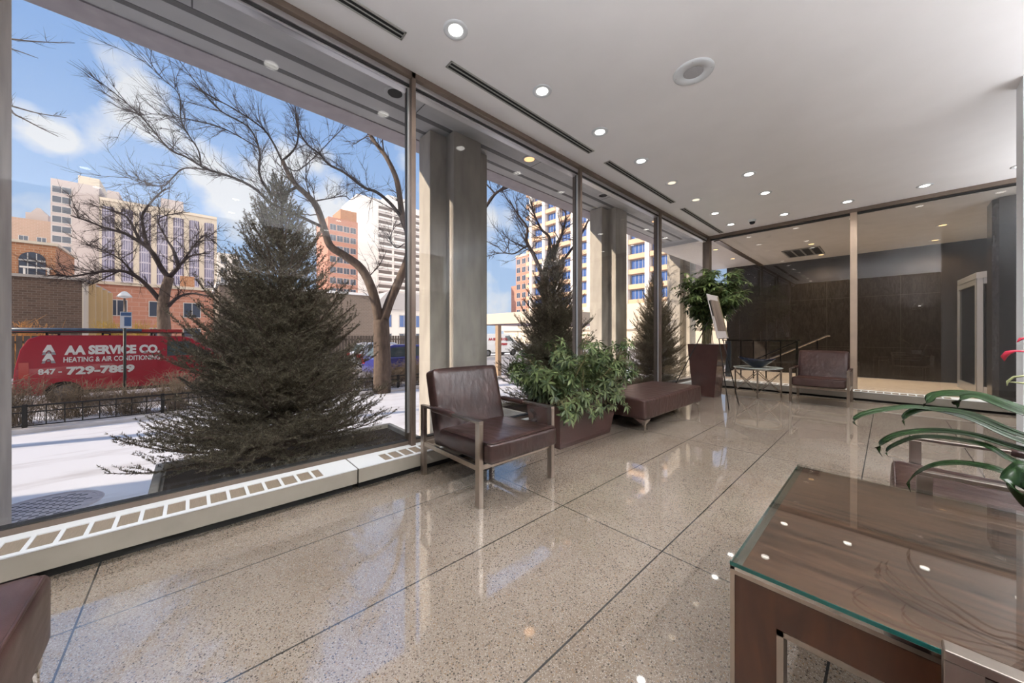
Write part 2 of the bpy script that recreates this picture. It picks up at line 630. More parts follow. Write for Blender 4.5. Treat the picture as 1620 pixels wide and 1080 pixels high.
def mat_leaf(name, c0, c1, rough=0.35, trans=0.25):
    m, N, L, B = new_mat(name)
    g = N.new('ShaderNodeNewGeometry')
    r = N.new('ShaderNodeValToRGB')
    r.color_ramp.elements[0].color = (*c0, 1)
    r.color_ramp.elements[1].color = (*c1, 1)
    L.new(g.outputs['Random Per Island'], r.inputs['Fac'])
    L.new(r.outputs['Color'], B.inputs['Base Color'])
    B.inputs['Roughness'].default_value = rough
    if trans:
        out = N['Material Output']
        t = N.new('ShaderNodeBsdfTranslucent')
        L.new(r.outputs['Color'], t.inputs['Color'])
        mx = N.new('ShaderNodeMixShader')
        mx.inputs[0].default_value = trans
        L.new(B.outputs[0], mx.inputs[1])
        L.new(t.outputs[0], mx.inputs[2])
        L.new(mx.outputs[0], out.inputs['Surface'])
    return m

M_needle = mat_leaf('spruce_needles', (0.075, 0.061, 0.040), (0.25, 0.215, 0.155), 0.6, 0.3)
M_bark = plain('bark', (0.13, 0.095, 0.075), 0.9, var=0.35, vscale=12, bump=0.6, bscale=25, stretch=(1, 1, 0.25))
M_twig = plain('twigs', (0.045, 0.032, 0.032), 0.9, var=0.3, vscale=5)
M_drytwig = plain('dry_twigs', (0.22, 0.17, 0.12), 0.9, var=0.4, vscale=6)
M_leaf = mat_leaf('glossy_leaves', (0.014, 0.032, 0.010), (0.12, 0.155, 0.06), 0.42, 0.15)
M_leaf2 = mat_leaf('tree_leaves', (0.012, 0.030, 0.008), (0.13, 0.17, 0.06), 0.28, 0.15)
M_stem = plain('green_stem', (0.16, 0.13, 0.06), 0.6)
M_strap = mat_leaf('strap_leaves', (0.006, 0.018, 0.005), (0.014, 0.034, 0.010), 0.22, 0.04)
M_red_petal = plain('red_petals', (0.45, 0.02, 0.05), 0.4)

LIT = emit('lamp_glow', (1.0, 0.95, 0.88), 9.0)
LIT_W = emit('warm_lamp_glow', (1.0, 0.62, 0.25), 3.0)
LIT_D = emit('dim_lamp_glow', (1.0, 0.82, 0.58), 1.1)

# ------------------------------------------------------------------ room shell
H = 3.804                      # ceiling height
WX = -3.12                     # inner face of the window wall mullions
GX = -3.20                     # glass plane of the window wall
FY = 9.80                      # inner face of the far frame
GY = 9.88                      # far glass plane
BY = -2.35                     # back wall
RX = 3.4                       # right wall

MB().box(-3.30, RX, BY - 0.1, 9.95, -0.12, 0.0).build('floor', M_floor, kind='structure')
MB().box(-3.30, RX + 0.1, BY - 0.1, 9.95, H, H + 0.15).build('ceiling', M_ceiling, kind='structure')
MB().box(-3.3, RX + 0.1, BY - 0.2, BY, 0, H).build('wall_back', M_granite, kind='structure')
MB().box(RX, RX + 0.15, BY, 9.95, 0, H).build('wall_right', M_granite, kind='structure')
# pale wall end at the right edge of the view
MB().box(0.905, RX, 6.0, 6.28, 0, H).build('wall_partition', M_white, kind='structure')

# window wall: mullions, head and sill
mull_y = [-1.133, 1.582, 4.297, 7.012]
for i, y in enumerate(mull_y):
    b = MB().box(-3.27, WX, y - 0.022, y + 0.022, 0.179, H)
    o = b.build('trim_%d' % (i + 1), M_bronze, bevel=0.003, kind='structure')
    MB().box(-3.185, -3.165, y - 0.040, y - 0.022, 0.30, H - 0.14).build('glazing_bead', M_alum, o)
    MB().box(-3.195, -3.185, y - 0.045, y - 0.022, 0.30, H - 0.14).build('gasket', M_gasket, o)
    MB().box(-3.185, -3.165, y + 0.022, y + 0.040, 0.30, H - 0.14).build('glazing_bead', M_alum, o)
MB().box(-3.27, WX + 0.01, FY - 0.03, 9.95, 0.179, H).build('trim_5', M_bronze, bevel=0.003, kind='structure')
o = MB().box(-3.27, WX, BY, FY, H - 0.055, H).build('trim_6', M_bronze, bevel=0.003, kind='structure')
MB().box(-3.27, -3.165, BY, FY, H - 0.10, H - 0.055).build('head_strip', M_alum, o)
MB().box(-3.27, -3.175, BY, FY, H - 0.125, H - 0.10).build('gasket', M_gasket, o)
MB().box(-3.27, -3.183, BY, FY, H - 0.14, H - 0.125).build('glazing_bead', M_alum, o)
o = MB().box(-3.30, -3.19, BY, FY, 0.0, 0.20).build('trim_7', M_bronze, bevel=0.003, kind='structure')
MB().box(-3.27, -3.182, BY, FY, 0.200, 0.213).build('sill_bead', M_bronze, o)
MB().box(-3.25, -3.188, BY, FY, 0.213, 0.222).build('gasket', M_gasket, o)
ys = [BY] + mull_y + [FY]
for i in range(5):
    y0, y1 = ys[i] + (0.022 if i else 0), ys[i + 1] - (0.022 if i < 4 else 0.03)
    MB().box(GX - 0.005, GX + 0.005, y0, y1, 0.222, H - 0.14).build('window_%d' % (i + 1), M_glass, kind='structure')

# far glass wall
o = MB().box(WX + 0.01, RX, FY, 9.95, H - 0.075, H).build('trim_8', M_bronze, bevel=0.003, kind='structure')
MB().box(WX + 0.01, RX, FY + 0.05, 9.93, H - 0.10, H - 0.075).build('gasket', M_gasket, o)
for i, x in enumerate((-0.465, 2.20)):
    MB().box(x - 0.05, x + 0.05, FY, 9.95, 0.10, H - 0.075).build('trim_%d' % (9 + i), M_bronze_l, bevel=0.003, kind='structure')
MB().box(WX + 0.01, RX, FY + 0.0, 9.95, 0.0, 0.13).build('trim_11', M_bronze, kind='structure')
xs = [WX + 0.01, -0.515, -0.415, 2.15, 2.25, RX]
for i in range(3):
    MB().box(xs[2 * i], xs[2 * i + 1], GY - 0.005, GY + 0.005, 0.13, H - 0.10).build('window_%d' % (6 + i), M_glassfar, kind='structure')

# ------------------------------------------------------------------ convector heaters
def heater(y0, y1, label, along='y'):
    """floating convector with a slotted top; local run along y, front face to +x"""
    L_ = y1 - y0
    t = thing('convector_heater', label, 'heater', (-2.887, y0, 0) if along == 'y' else (y0, 9.38, 0), 0 if along == 'y' else -PI / 2 + PI, 'floor convector heaters')
    if along == 'x':
        t.rotation_euler.z = -PI / 2
        t.location = (y0, 9.40, 0)
    D_ = 0.298 if along == 'y' else 0.38
    z0, z1 = (0.06, 0.172) if along == 'y' else (0.04, 0.165)
    MB().box(-D_, 0, 0, L_, z0, z1).build('casing', M_cream, t, bevel=0.004)
    MB().box(-D_ + 0.03, -0.06, 0.02, L_ - 0.02, 0.0, z0).build('foot_plinth', M_dark, t)
    top = MB()
    zt0, zt1 = z1 + 0.001, z1 + 0.007
    top.box(-D_, -D_ + 0.085, 0, L_, zt0, zt1)
    top.box(-0.035, 0.002, 0, L_, zt0, zt1)
    y = 0.0
    solid = []
    c = 0.98
    while c < y1 + 1:
        solid.append((c - 0.24 - y0, c + 0.24 - y0))
        c += 2.715
    for a, b in solid:
        a, b = max(0, a), min(L_, b)
        if b > a: top.box(-D_ + 0.085, -0.035, a, b, zt0, zt1)
    while y < L_:
        if not any(p - 0.02 < y < q for p, q in solid):
            top.box(-D_ + 0.085, -0.035, y, min(y + 0.018, L_), zt0, zt1)
        y += 0.100
    top.build('top_plate', M_white, t)
    MB().box(-D_ + 0.05, -0.03, 0.005, L_ - 0.005, z1 + 0.0002, z1 + 0.0012).build('fin_grille', M_fins, t)
    return t

heater(BY + 0.02, 0.975, 'cream floor heater with slotted white top below the large left window')
h2 = heater(0.985, 3.69, 'cream slotted floor heater behind the near brown armchair')
h3 = heater(3.70, 6.40, 'cream slotted floor heater behind the long planter and the leather bench')
h4 = heater(6.41, 9.35, 'cream slotted floor heater behind the tall planter')
heater(-2.87, -0.47, 'pale heater along the far glass behind the glass side table', 'x')
heater(-0.46, 3.3, 'pale heater along the far glass right of the far mullion', 'x')

# ------------------------------------------------------------------ ceiling fixtures
ORD = ['nearest', 'second', 'third', 'fourth', 'fifth', 'sixth', 'seventh', 'eighth']
def make_downlight(lit=LIT):
    t = empty('recessed_downlight')
    p = MB().lathe([(0.058, -0.002), (0.060, -0.006), (0.088, -0.012), (0.100, -0.006), (0.102, 0.0)], 32)
    p.build('trim_ring', M_white, t, smooth=True)
    MB().lathe([(0.0585, -0.0045), (0.05, -0.003), (0.001, -0.003)], 32).build('lamp_lens', lit, t, smooth=True)
    return t

proto_on = make_downlight()
proto_dim = make_downlight(LIT_D)
used_proto = set()
def downlight(x, y, label, z=H, watts=LAMP_W, proto=None, group='recessed lights in the lobby ceiling', color=(1.0, 0.96, 0.91)):
    proto = proto or proto_on
    if proto.name in used_proto:
        t = copy_tree(proto)
    else:
        t = proto
        used_proto.add(proto.name)
    t.location = (x, y, z)
    tag(t, label, 'ceiling light', group)
    if watts:
        ld = bpy.data.lights.new('lamp_light', 'SPOT')
        ld.energy = watts
        ld.spot_size = math.radians(150)
        ld.spot_blend = 0.6
        ld.shadow_soft_size = 0.05
        ld.color = color
        lo = bpy.data.objects.new('lamp_light', ld)
        lo.location = (x, y, z - 0.02)
        lo.visible_glossy = False     # the glowing lens is what mirrors in the floor and glass
        C.objects.link(lo)
    return t

for i in range(8):
    y = 1.62 + 1.071 * i
    dim = i in (4, 5)
    downlight(-2.45, y, ('dim' if dim else 'bright') + ' round recessed light, %s in the row along the window wall' % ORD[i],
              proto=proto_dim if dim else proto_on, watts=LAMP_W * (0.3 if dim else 1))
for x, y, l in ((-1.49, 6.48, 'round recessed light, nearer of two set inside the window row'),
                (-1.49, 7.555, 'round recessed light, farther of two set inside the window row'),
                (-1.48, 9.18, 'round recessed light near the far glass just right of the dome camera'),
                (-0.52, 9.20, 'round recessed light near the far glass above the far armchair'),
                (0.43, 9.19, 'round recessed light near the far glass, second from the right edge'),
                (1.37, 9.17, 'round recessed light at the far right edge by the far glass')):
    downlight(x, y, l)
for x in (1.9, 2.85):  # extra lamps added out of view to light the room
    for y in (-1.2, 0.6, 2.4, 4.2):
        downlight(x, y, 'added round recessed light in the ceiling, unseen to the right of the view', watts=LAMP_W * 1.5)
for y in (0.55, -0.52, -1.59):
    downlight(-2.45, y, 'round recessed light of the window row overhead or behind the viewer', watts=LAMP_W * 1.3)

def added_cove(p0, p1, label, k=1.0):
    """added lit trough, kept out of view, that brightens the ceiling"""
    p0, p1 = Vector(p0), Vector(p1)
    L_ = (p1 - p0).length
    d = (p1 - p0).normalized()
    t = thing('added_cove_light', label, 'wall light', p0, math.atan2(d.y, d.x), 'added uplights out of view')
    MB().box(0, L_, 0.0, 0.015, 0, 0.14).box(0, L_, 0.20, 0.215, 0, 0.14).box(0, L_, 0.015, 0.20, 0, 0.015).build('trough', M_black, t)
    MB().box(0.02, L_ - 0.02, 0.08, 0.12, 0.016, 0.05).build('lamp_tube', LIT, t)
    ld = bpy.data.lights.new('added_cove_lamp', 'AREA')
    ld.shape, ld.size, ld.size_y, ld.energy, ld.color = 'RECTANGLE', L_ - 0.1, 0.12, ADDED_COVE_W * L_ * k, (0.97, 0.98, 1.0)
    lo = bpy.data.objects.new('added_cove_lamp', ld)
    m_ = (p0 + p1) / 2
    nrm = Vector((-d.y, d.x, 0))
    lo.location = m_ + nrm * 0.12 + Vector((0, 0, 0.10))
    lo.rotation_euler = Vector((-nrm.x * 0.0, 0, -1)).to_track_quat('Z', 'Y').to_euler()
    lo.rotation_euler = Euler((PI, 0, math.atan2(d.y, d.x)))
    C.objects.link(lo)
added_cove((RX - 0.01, -2.2, 2.5), (RX - 0.01, 5.9, 2.5), 'added uplight trough along the unseen right wall')

added_cove((0.9, -2.0, 2.3), (0.9, 0.2, 2.3), 'added hanging linear uplight, unseen behind the viewer', 1.5)
added_cove((RX - 0.01, 6.9, 2.3), (RX - 0.01, 9.6, 2.3), 'added uplight trough on the unseen right wall beyond the partition', 0.55)

def slot_vent(y0, y1, label):
    t = thing('linear_vent', label, 'air vent', (-2.80, y0, H), 0, 'slot vents along the window wall')
    L_ = y1 - y0
    f = MB()
    f.box(-0.05, -0.036, 0, L_, -0.008, 0)
    f.box(0.036, 0.05, 0, L_, -0.008, 0)
    f.box(-0.005, 0.005, 0, L_, -0.008, 0)
    f.box(-0.05, 0.05, 0, 0.014, -0.008, 0)
    f.box(-0.05, 0.05, L_ - 0.014, L_, -0.008, 0)
    f.build('vent_frame', plain_vent, t)
    MB().box(-0.04, 0.04, 0.01, L_ - 0.01, -0.003, -0.001).build('vent_slot', M_dark, t)
plain_vent = plain('vent_metal', (0.38, 0.38, 0.36), 0.45, metal=0.3)
slot_vent(-1.0, 1.33, 'grey linear ceiling slot vent nearest the camera, above the large left window')
slot_vent(1.77, 4.09, 'grey linear ceiling slot vent above the second window')
slot_vent(4.48, 6.80, 'grey linear ceiling slot vent above the third window')
slot_vent(7.25, 9.68, 'grey linear ceiling slot vent ending at the far corner')

t = thing('ceiling_speaker', 'large white round ceiling speaker with a grey mesh centre', 'speaker', (-1.278, 3.575, H))
MB().lathe([(0.088, -0.003), (0.092, -0.010), (0.165, -0.012), (0.178, -0.006), (0.180, 0)], 40).build('speaker_ring', M_white, t, smooth=True)
MB().lathe([(0.0895, -0.004), (0.06, -0.007), (0.001, -0.008)], 32).build('speaker_mesh', plain('speaker_mesh', (0.42, 0.42, 0.44), 0.7, var=0.3, vscale=300), t, smooth=True)
for k in range(4):
    a = k * PI / 2 + 0.3
    MB().lathe([(0.006, -0.0125), (0.004, -0.0145), (0.0005, -0.015)], 8, (0.155 * math.cos(a), 0.155 * math.sin(a), 0)).build('screw', M_alum, t)

t = thing('dome_camera', 'small dark dome security camera on a white ceiling mount near the far glass', 'security camera', (-2.03, 9.10, H))
MB().lathe([(0.001, -0.05), (0.062, -0.045), (0.068, -0.03), (0.075, 0)], 24).build('camera_mount', M_white, t, smooth=True)
MB().lathe([(0.055, -0.048), (0.05, -0.075), (0.033, -0.095), (0.001, -0.104)], 24).build('camera_dome', plain('smoked_dome', (0.02, 0.02, 0.025), 0.12), t, smooth=True)

# ------------------------------------------------------------------ armchairs
def make_armchair(leather=M_leather):
    t = empty('armchair')
    hw, fx, rx = 0.395, 0.415, -0.405
    for s in (-1, 1):
        for x in (fx, rx):
            MB().box(x - 0.025, x + 0.025, s * hw - 0.019, s * hw + 0.019, 0, 0.607).build('leg', M_chrome, t, bevel=0.002)
        y = s * hw
        MB().box(rx - 0.025, fx + 0.025, y - 0.0195, y + 0.0195, 0.607, 0.627).build('arm_rail', M_chrome, t, bevel=0.003)
        cushion('arm_pad', 0.33, 0.056, 0.044, 0.018, 0.002, leather, t, (-0.085, y, 0.614), n=6)
        MB().box(rx + 0.025, fx - 0.025, y - 0.012, y + 0.012, 0.262, 0.300).build('side_rail', M_chrome, t, bevel=0.002)
    for x in (fx - 0.01, rx + 0.01):
        MB().box(x - 0.012, x + 0.012, -hw + 0.019, hw - 0.019, 0.262, 0.300).build('cross_rail', M_chrome, t, bevel=0.002)
    seat = cushion('seat', 0.74, 0.735, 0.158, 0.030, 0.012, leather, t, (0.145, 0, 0.381), rot=(0, math.radians(-2.0), 0))
    back = cushion('backrest', 0.155, 0.735, 0.66, 0.032, 0.008, leather, t, (-0.285, 0, 0.615), rot=(0, math.radians(-15), 0))
    pip = MB()
    a, b, z = 0.362, 0.360, 0.075
    loop = [(a, -b + 0.02, z), (a, b - 0.02, z), (a - 0.02, b, z), (-a + 0.1, b, z)]
    pip.tube([(-a + 0.1, -b, z), (a - 0.02, -b, z)] + loop, 0.0035, 6)
    pip.build('piping', leather, seat, smooth=True)
    return t

ch = make_armchair()
ch.location = (-2.43, 1.93, 0)
tag(ch, 'dark brown leather armchair with steel frame in front of the second window', 'armchair', 'matching leather armchairs')
c2 = copy_tree(ch)
c2.location, c2.rotation_euler = (-0.857, 8.78, 0), (0, 0, -PI / 2)
tag(c2, 'brown leather armchair with steel frame against the far glass wall', 'armchair', 'matching leather armchairs')
for k in kids(c2):
    if k.data and k.data.materials and k.data.materials[0] == M_leather:
        k.data = k.data.copy(); k.data.materials[0] = M_leather_l
c3 = copy_tree(ch)
c3.location, c3.rotation_euler = (0.53, 2.875, 0), (0, 0, PI)
tag(c3, 'brown leather armchair partly hidden behind the wooden side table and strap leaves', 'armchair', 'matching leather armchairs')
c4 = copy_tree(ch)
c4.location, c4.rotation_euler = (0.515, 0.72, 0), (0, 0, PI)
tag(c4, 'armchair of which only a steel arm corner shows, in front of the wooden side table', 'armchair', 'matching leather armchairs')

# ------------------------------------------------------------------ leather benches
def make_bench(lx, ly):
    t = empty('leather_bench')
    body = cushion('upholstery', lx, ly, 0.262, 0.035, 0.010, M_leather_l, t, (0, 0, 0.294), n=18)
    p = MB()
    a, b, z = lx / 2 - 0.012, ly / 2 - 0.012, 0.118
    p.tube([(-a, -b + 0.03, z), (-a + 0.03, -b, z), (a - 0.03, -b, z), (a, -b + 0.03, z), (a, b - 0.03, z), (a - 0.03, b, z), (-a + 0.03, b, z), (-a, b - 0.03, z), (-a, -b + 0.03, z)], 0.006, 8)
    p.build('piping', M_leather_l, body, smooth=True)
    for sx in (-1, 1):
        for sy in (-1, 1):
            x, y = sx * (lx / 2 - 0.035), sy * (ly / 2 - 0.04)
            q = MB()
            # slim leg flaring into a bracket below the frame
            q.prism([(x - 0.020 * 1, y - 0.020), (x + 0.020, y - 0.020), (x + 0.020, y + 0.020), (x - 0.020, y + 0.020)], 'z', 0.10, 0.164)
            for (dx, dy) in ((-sx, 0), (0, -sy)):
                e = Vector((dx, dy, 0)) * 0.15
                c0 = Vector((x, y, 0.160))
                q.add([c0, c0 + e, c0 + Vector((0, 0, -0.07)), c0 + Vector((sy * dx * 0 + 0.012 * (dy != 0), 0.012 * (dx != 0), 0)), c0 + e + Vector((0.012 * (dy != 0), 0.012 * (dx != 0), 0)), c0 + Vector((0.012 * (dy != 0), 0.012 * (dx != 0), -0.07))],
                      [(0, 1, 2), (3, 5, 4), (0, 3, 4, 1), (1, 4, 5, 2), (2, 5, 3, 0)])
            q.tube([(x, y, 0.13), (x + sx * 0.005, y + sy * 0.005, 0.06), (x + sx * 0.008, y + sy * 0.008, 0.0)], [0.019, 0.013, 0.010], 10)
            q.build('leg', M_polish, t, bevel=0.001)
    return t
b1 = make_bench(0.84, 1.96)
b1.location = (-2.565, 5.21, 0)
b1.location.x = -2.50
tag(b1, 'long low brown leather bench on small steel legs beside the leafy planter', 'bench', 'leather benches')
b2 = copy_tree(b1)
b2.location = (-1.60, -1.345, 0)
tag(b2, 'brown leather bench corner with piped seam at the bottom left edge', 'bench', 'leather benches')

# ------------------------------------------------------------------ wooden side table with glass top
M_walnut = mat_wood('walnut_veneer', (0.020, 0.007, 0.0035), (0.050, 0.019, 0.009), 2.2, (6, 1.2, 1.5), 0.3)
M_walnut_top = mat_wood('walnut_top', (0.014, 0.006, 0.003), (0.125, 0.066, 0.042), 2.0, (1.0, 12, 4), 0.45)
M_topglass = mat_glass('table_glass', (0.93, 0.95, 0.94), 0.85)
M_glassedge = plain('green_glass_edge', (0.006, 0.05, 0.042), 0.1)
tx0, tx1, ty0, ty1, tz = -0.334, 0.95, 1.236, 2.445, 0.545
t = thing('side_table', 'dark walnut side table with steel edging and a reflective glass top', 'table', ((tx0 + tx1) / 2, (ty0 + ty1) / 2, 0))
cx, cy = t.location.x, t.location.y
def TB(mb, x0, x1, y0, y1, z0, z1): return mb.box(x0 - cx, x1 - cx, y0 - cy, y1 - cy, z0, z1)
rail, thick = 0.105, 0.055
for k, y in enumerate((ty0, ty1 - thick)):
    f = MB()
    TB(f, tx0 + 0.012, tx0 + 0.012 + rail, y + 0.002, y + thick - 0.002, 0.0, tz - 0.035)
    TB(f, tx1 - 0.012 - rail, tx1 - 0.012, y + 0.002, y + thick - 0.002, 0.0, tz - 0.035)
    TB(f, tx0 + 0.012 + rail, tx1 - 0.012 - rail, y + 0.002, y + thick - 0.002, tz - 0.035 - rail, tz - 0.035)
    f.build('end_frame', M_walnut, t)
    e = MB()
    TB(e, tx0, tx0 + 0.012, y, y + thick, 0, tz - 0.012)
    TB(e, tx1 - 0.012, tx1, y, y + thick, 0, tz - 0.012)
    TB(e, tx0 + 0.012, tx1 - 0.012, y, y + thick, tz - 0.035, tz - 0.0225)
    i0, i1 = tx0 + 0.012 + rail, tx1 - 0.012 - rail
    TB(e, i0, i0 + 0.016, y, y + thick, 0, tz - 0.035 - rail)
    TB(e, i1 - 0.016, i1, y, y + thick, 0, tz - 0.035 - rail)
    TB(e, i0, i1, y, y + thick, tz - 0.051 - rail, tz - 0.035 - rail)
    e.build('steel_edging', M_chrome, t)
f = MB()
TB(f, tx0 + 0.004, tx1 - 0.004, ty0 + thick, ty1 - thick, tz - 0.08, tz - 0.022)
TB(f, tx0 + 0.012, tx1 - 0.012, ty0 + 0.012, ty1 - 0.012, tz - 0.0224, tz - 0.014)
f.build('table_top', M_walnut_top, t)
f = MB()
TB(f, tx0, tx1, ty0, ty0 + 0.012, tz - 0.0224, tz - 0.0125)
TB(f, tx0, tx1, ty1 - 0.012, ty1, tz - 0.0224, tz - 0.0125)
TB(f, tx0, tx0 + 0.026, ty0 + 0.012, ty1 - 0.012, tz - 0.0224, tz - 0.0125)
f.build('steel_rim', M_polish, t)
f = MB()
TB(f, tx0 + 0.001, tx1 - 0.001, ty0 + 0.001, ty1 - 0.001, tz - 0.012, tz)
g = f.build('glass_top', M_topglass, t)
f = MB()
TB(f, tx0 - 0.0005, tx1, ty0 - 0.0005, ty0 + 0.0025, tz - 0.0115, tz - 0.0005)
TB(f, tx0 - 0.0005, tx0 + 0.0012, ty0 + 0.0025, ty1, tz - 0.0115, tz - 0.006)
f.build('glass_edge', M_glassedge, g)

# ------------------------------------------------------------------ leafy plants
rng = np.random.default_rng(7)
def leaf_batch(origins, dirs, ups, lens, wids, curl=0.25):
    """lens-shaped folded leaves: 3 segments, 8 verts each"""
    n = len(origins)
    d = dirs / np.linalg.norm(dirs, axis=1, keepdims=True)
    s = np.cross(d, ups)
    s /= np.maximum(np.linalg.norm(s, axis=1, keepdims=True), 1e-6)
    u = np.cross(s, d)
    T = np.array([0.0, 0.33, 0.70, 1.0])
    Wd = np.array([0.12, 0.95, 0.75, 0.02])
    V = np.zeros((n, 12, 3))
    for i in range(4):
        c = origins + d * (lens * T[i])[:, None] - u * (lens * curl * T[i] ** 2)[:, None]
        w = (wids * Wd[i] / 2)[:, None]
        V[:, i * 3 + 0] = c - s * w + u * w * 0.35
        V[:, i * 3 + 1] = c
        V[:, i * 3 + 2] = c + s * w + u * w * 0.35
    F = []
    for i in range(3):
        a = i * 3
        F += [(a, a + 1, a + 4, a + 3), (a + 1, a + 2, a + 5, a + 4)]
    F = np.array(F)
    FF = (F[None] + (np.arange(n) * 12)[:, None, None]).reshape(-1, 4)
    return V.reshape(-1, 3), FF

def umbrella_foliage(centers, outs, leaflets, L0, W0):
    O, D, U, Ls, Ws = [], [], [], [], []
    for c, o in zip(centers, outs):
        o = o / (np.linalg.norm(o) + 1e-9)
        a = np.cross(o, [0.13, 0.2, 1.0]); a /= np.linalg.norm(a) + 1e-9
        b = np.cross(o, a)
        k = leaflets + rng.integers(-1, 2)
        ph = rng.random() * 6.28
        for j in range(k):
            t = ph + 2 * PI * j / k
            r = math.cos(t) * a + math.sin(t) * b
            dd = r * 0.95 + o * 0.25 + np.array([0, 0, -0.35]) + rng.normal(0, 0.08, 3)
            O.append(c + dd * 0.008); D.append(dd); U.append(o + np.array([0, 0, 0.4]))
            Ls.append(L0 * rng.uniform(0.7, 1.15)); Ws.append(W0 * rng.uniform(0.8, 1.15))
    return leaf_batch(np.array(O), np.array(D), np.array(U), np.array(Ls), np.array(Ws))

# long planter
def tapered_box(mb, bx0, bx1, by0, by1, tx0, tx1, ty0, ty1, z0, z1, wall=0.025, depth=0.08):
    o = [(bx0, by0, z0), (bx1, by0, z0), (bx1, by1, z0), (bx0, by1, z0),
         (tx0, ty0, z1), (tx1, ty0, z1), (tx1, ty1, z1), (tx0, ty1, z1)]
    w = wall
    i = [(tx0 + w, ty0 + w, z1), (tx1 - w, ty0 + w, z1), (tx1 - w, ty1 - w, z1), (tx0 + w, ty1 - w, z1),
         (tx0 + w, ty0 + w, z1 - depth), (tx1 - w, ty0 + w, z1 - depth), (tx1 - w, ty1 - w, z1 - depth), (tx0 + w, ty1 - w, z1 - depth)]
    fs = [(0, 3, 2, 1)] + [(k, (k + 1) % 4, 4 + (k + 1) % 4, 4 + k) for k in range(4)]
    fs += [(4 + k, 4 + (k + 1) % 4, 8 + (k + 1) % 4, 8 + k) for k in range(4)]
    fs += [(8 + k, 8 + (k + 1) % 4, 12 + (k + 1) % 4, 12 + k) for k in range(4)] + [(12, 13, 14, 15)]
    return mb.add(o + i, fs)

t = thing('planter', 'long low glossy brown planter box between the near armchair and the bench', 'planter', (-2.63, 3.455, 0))
tapered_box(MB(), -0.215, 0.205, -0.50, 0.50, -0.25, 0.26, -0.58, 0.60, 0.0, 0.49).build('planter_body', M_planter, t, bevel=0.003)
MB().box(-0.225, 0.235, -0.555, 0.575, 0.415, 0.44).build('soil', M_soil, t)
plant = thing('schefflera_bush', 'wide leafy green bush growing in the long low planter', 'plant', (-2.63, 3.455, 0.44))
cent, outs = [], []
stems = MB()
for i in range(30):
    bx, by = rng.uniform(-0.16, 0.16), rng.uniform(-0.48, 0.48)
    ang = rng.uniform(0, 2 * PI)
    # tip in an ellipsoid envelope
    tx = np.clip(bx * 1.6 + rng.normal(0.05, 0.20), -0.42, 0.55)
    ty = by * 1.55 + rng.normal(0, 0.15)
    hh = (0.72 + 0.16 * math.cos(ty * 1.5 - 0.5)) * rng.uniform(0.45, 1.0) * (1 - 0.35 * abs(ty))
    P0, P2 = Vector((bx, by, 0)), Vector((tx, ty, hh))
    P1 = P0 * 0.55 + P2 * 0.45 + Vector((rng.normal(0, 0.03), rng.normal(0, 0.03), 0.06))
    pts = [P0 * (1 - s) ** 2 + P1 * 2 * s * (1 - s) + P2 * s * s for s in np.linspace(0, 1, 6)]
    stems.tube(pts, list(np.linspace(0.009, 0.004, 6)), 5)
    for k in range(19):
        s = rng.uniform(0.22, 1.02)
        p = P0 * (1 - s) ** 2 + P1 * 2 * s * (1 - s) + P2 * s * s
        o = Vector((rng.normal(0.15, 1), rng.normal(0, 1), rng.uniform(-0.35, 0.9))).normalized()
        q = p + o * rng.uniform(0.05, 0.15)
        q.x = max(q.x, -0.38)
        stems.tube([p, (p + q) / 2 + Vector((0, 0, 0.01)), q], 0.0016, 3, cap=False)
        cent.append(np.array(q)); outs.append(np.array(o + Vector((0, 0, 0.6))))
for k in range(46):
    y = rng.uniform(-0.62, 0.62)
    p = Vector((rng.uniform(0.12, 0.25), y, 0.08))
    q = Vector((rng.uniform(0.27, 0.40), y + rng.normal(0, 0.06), rng.uniform(-0.10, 0.16)))
    stems.tube([p, (p + q) / 2 + Vector((0.02, 0, 0.07)), q], 0.0025, 3, cap=False)
    cent.append(np.array(q)); outs.append(np.array((0.8, 0, 0.5)))
stems.build('stem', M_stem, plant)
V, F = umbrella_foliage(cent, outs, 7, 0.095, 0.028)
np_mesh('foliage', V, F, M_leaf, plant)

# tall planter with a small tree
t = thing('tall_planter', 'tall tapered glossy brown planter with pale stones in the far window corner', 'planter', (-2.58, 7.93, 0))
tapered_box(MB(), -0.19, 0.215, -0.22, 0.22, -0.29, 0.30, -0.24, 0.35, 0.0, 1.07, 0.03, 0.06).build('planter_body', M_planter, t, bevel=0.004)
MB().box(-0.255, 0.265, -0.205, 0.315, 1.0, 1.03).build('soil', M_soil, t)
pb = MB()
for i in range(90):
    x, y = rng.uniform(-0.235, 0.245), rng.uniform(-0.185, 0.295)
    r = rng.uniform(0.016, 0.034)
    M = Matrix.Translation((x, y, 1.035 + r * 0.35)) @ Euler((rng.random(), rng.random(), rng.random() * 6)).to_matrix().to_4x4() @ Matrix.Diagonal((1.3, 1, 0.65, 1))
    pb.lathe([(0.001, -r), (r * 0.7, -r * 0.7), (r, 0), (r * 0.7, r * 0.7), (0.001, r)], 7, M=M)
o = pb.build('pebbles', M_pebble, t, smooth=True)
o['kind'] = 'stuff'
plant = thing('schefflera_tree', 'indoor umbrella tree with a spreading crown above the tall brown planter', 'plant', (-2.58, 7.93, 1.03))
cent, outs = [], []
stems = MB()
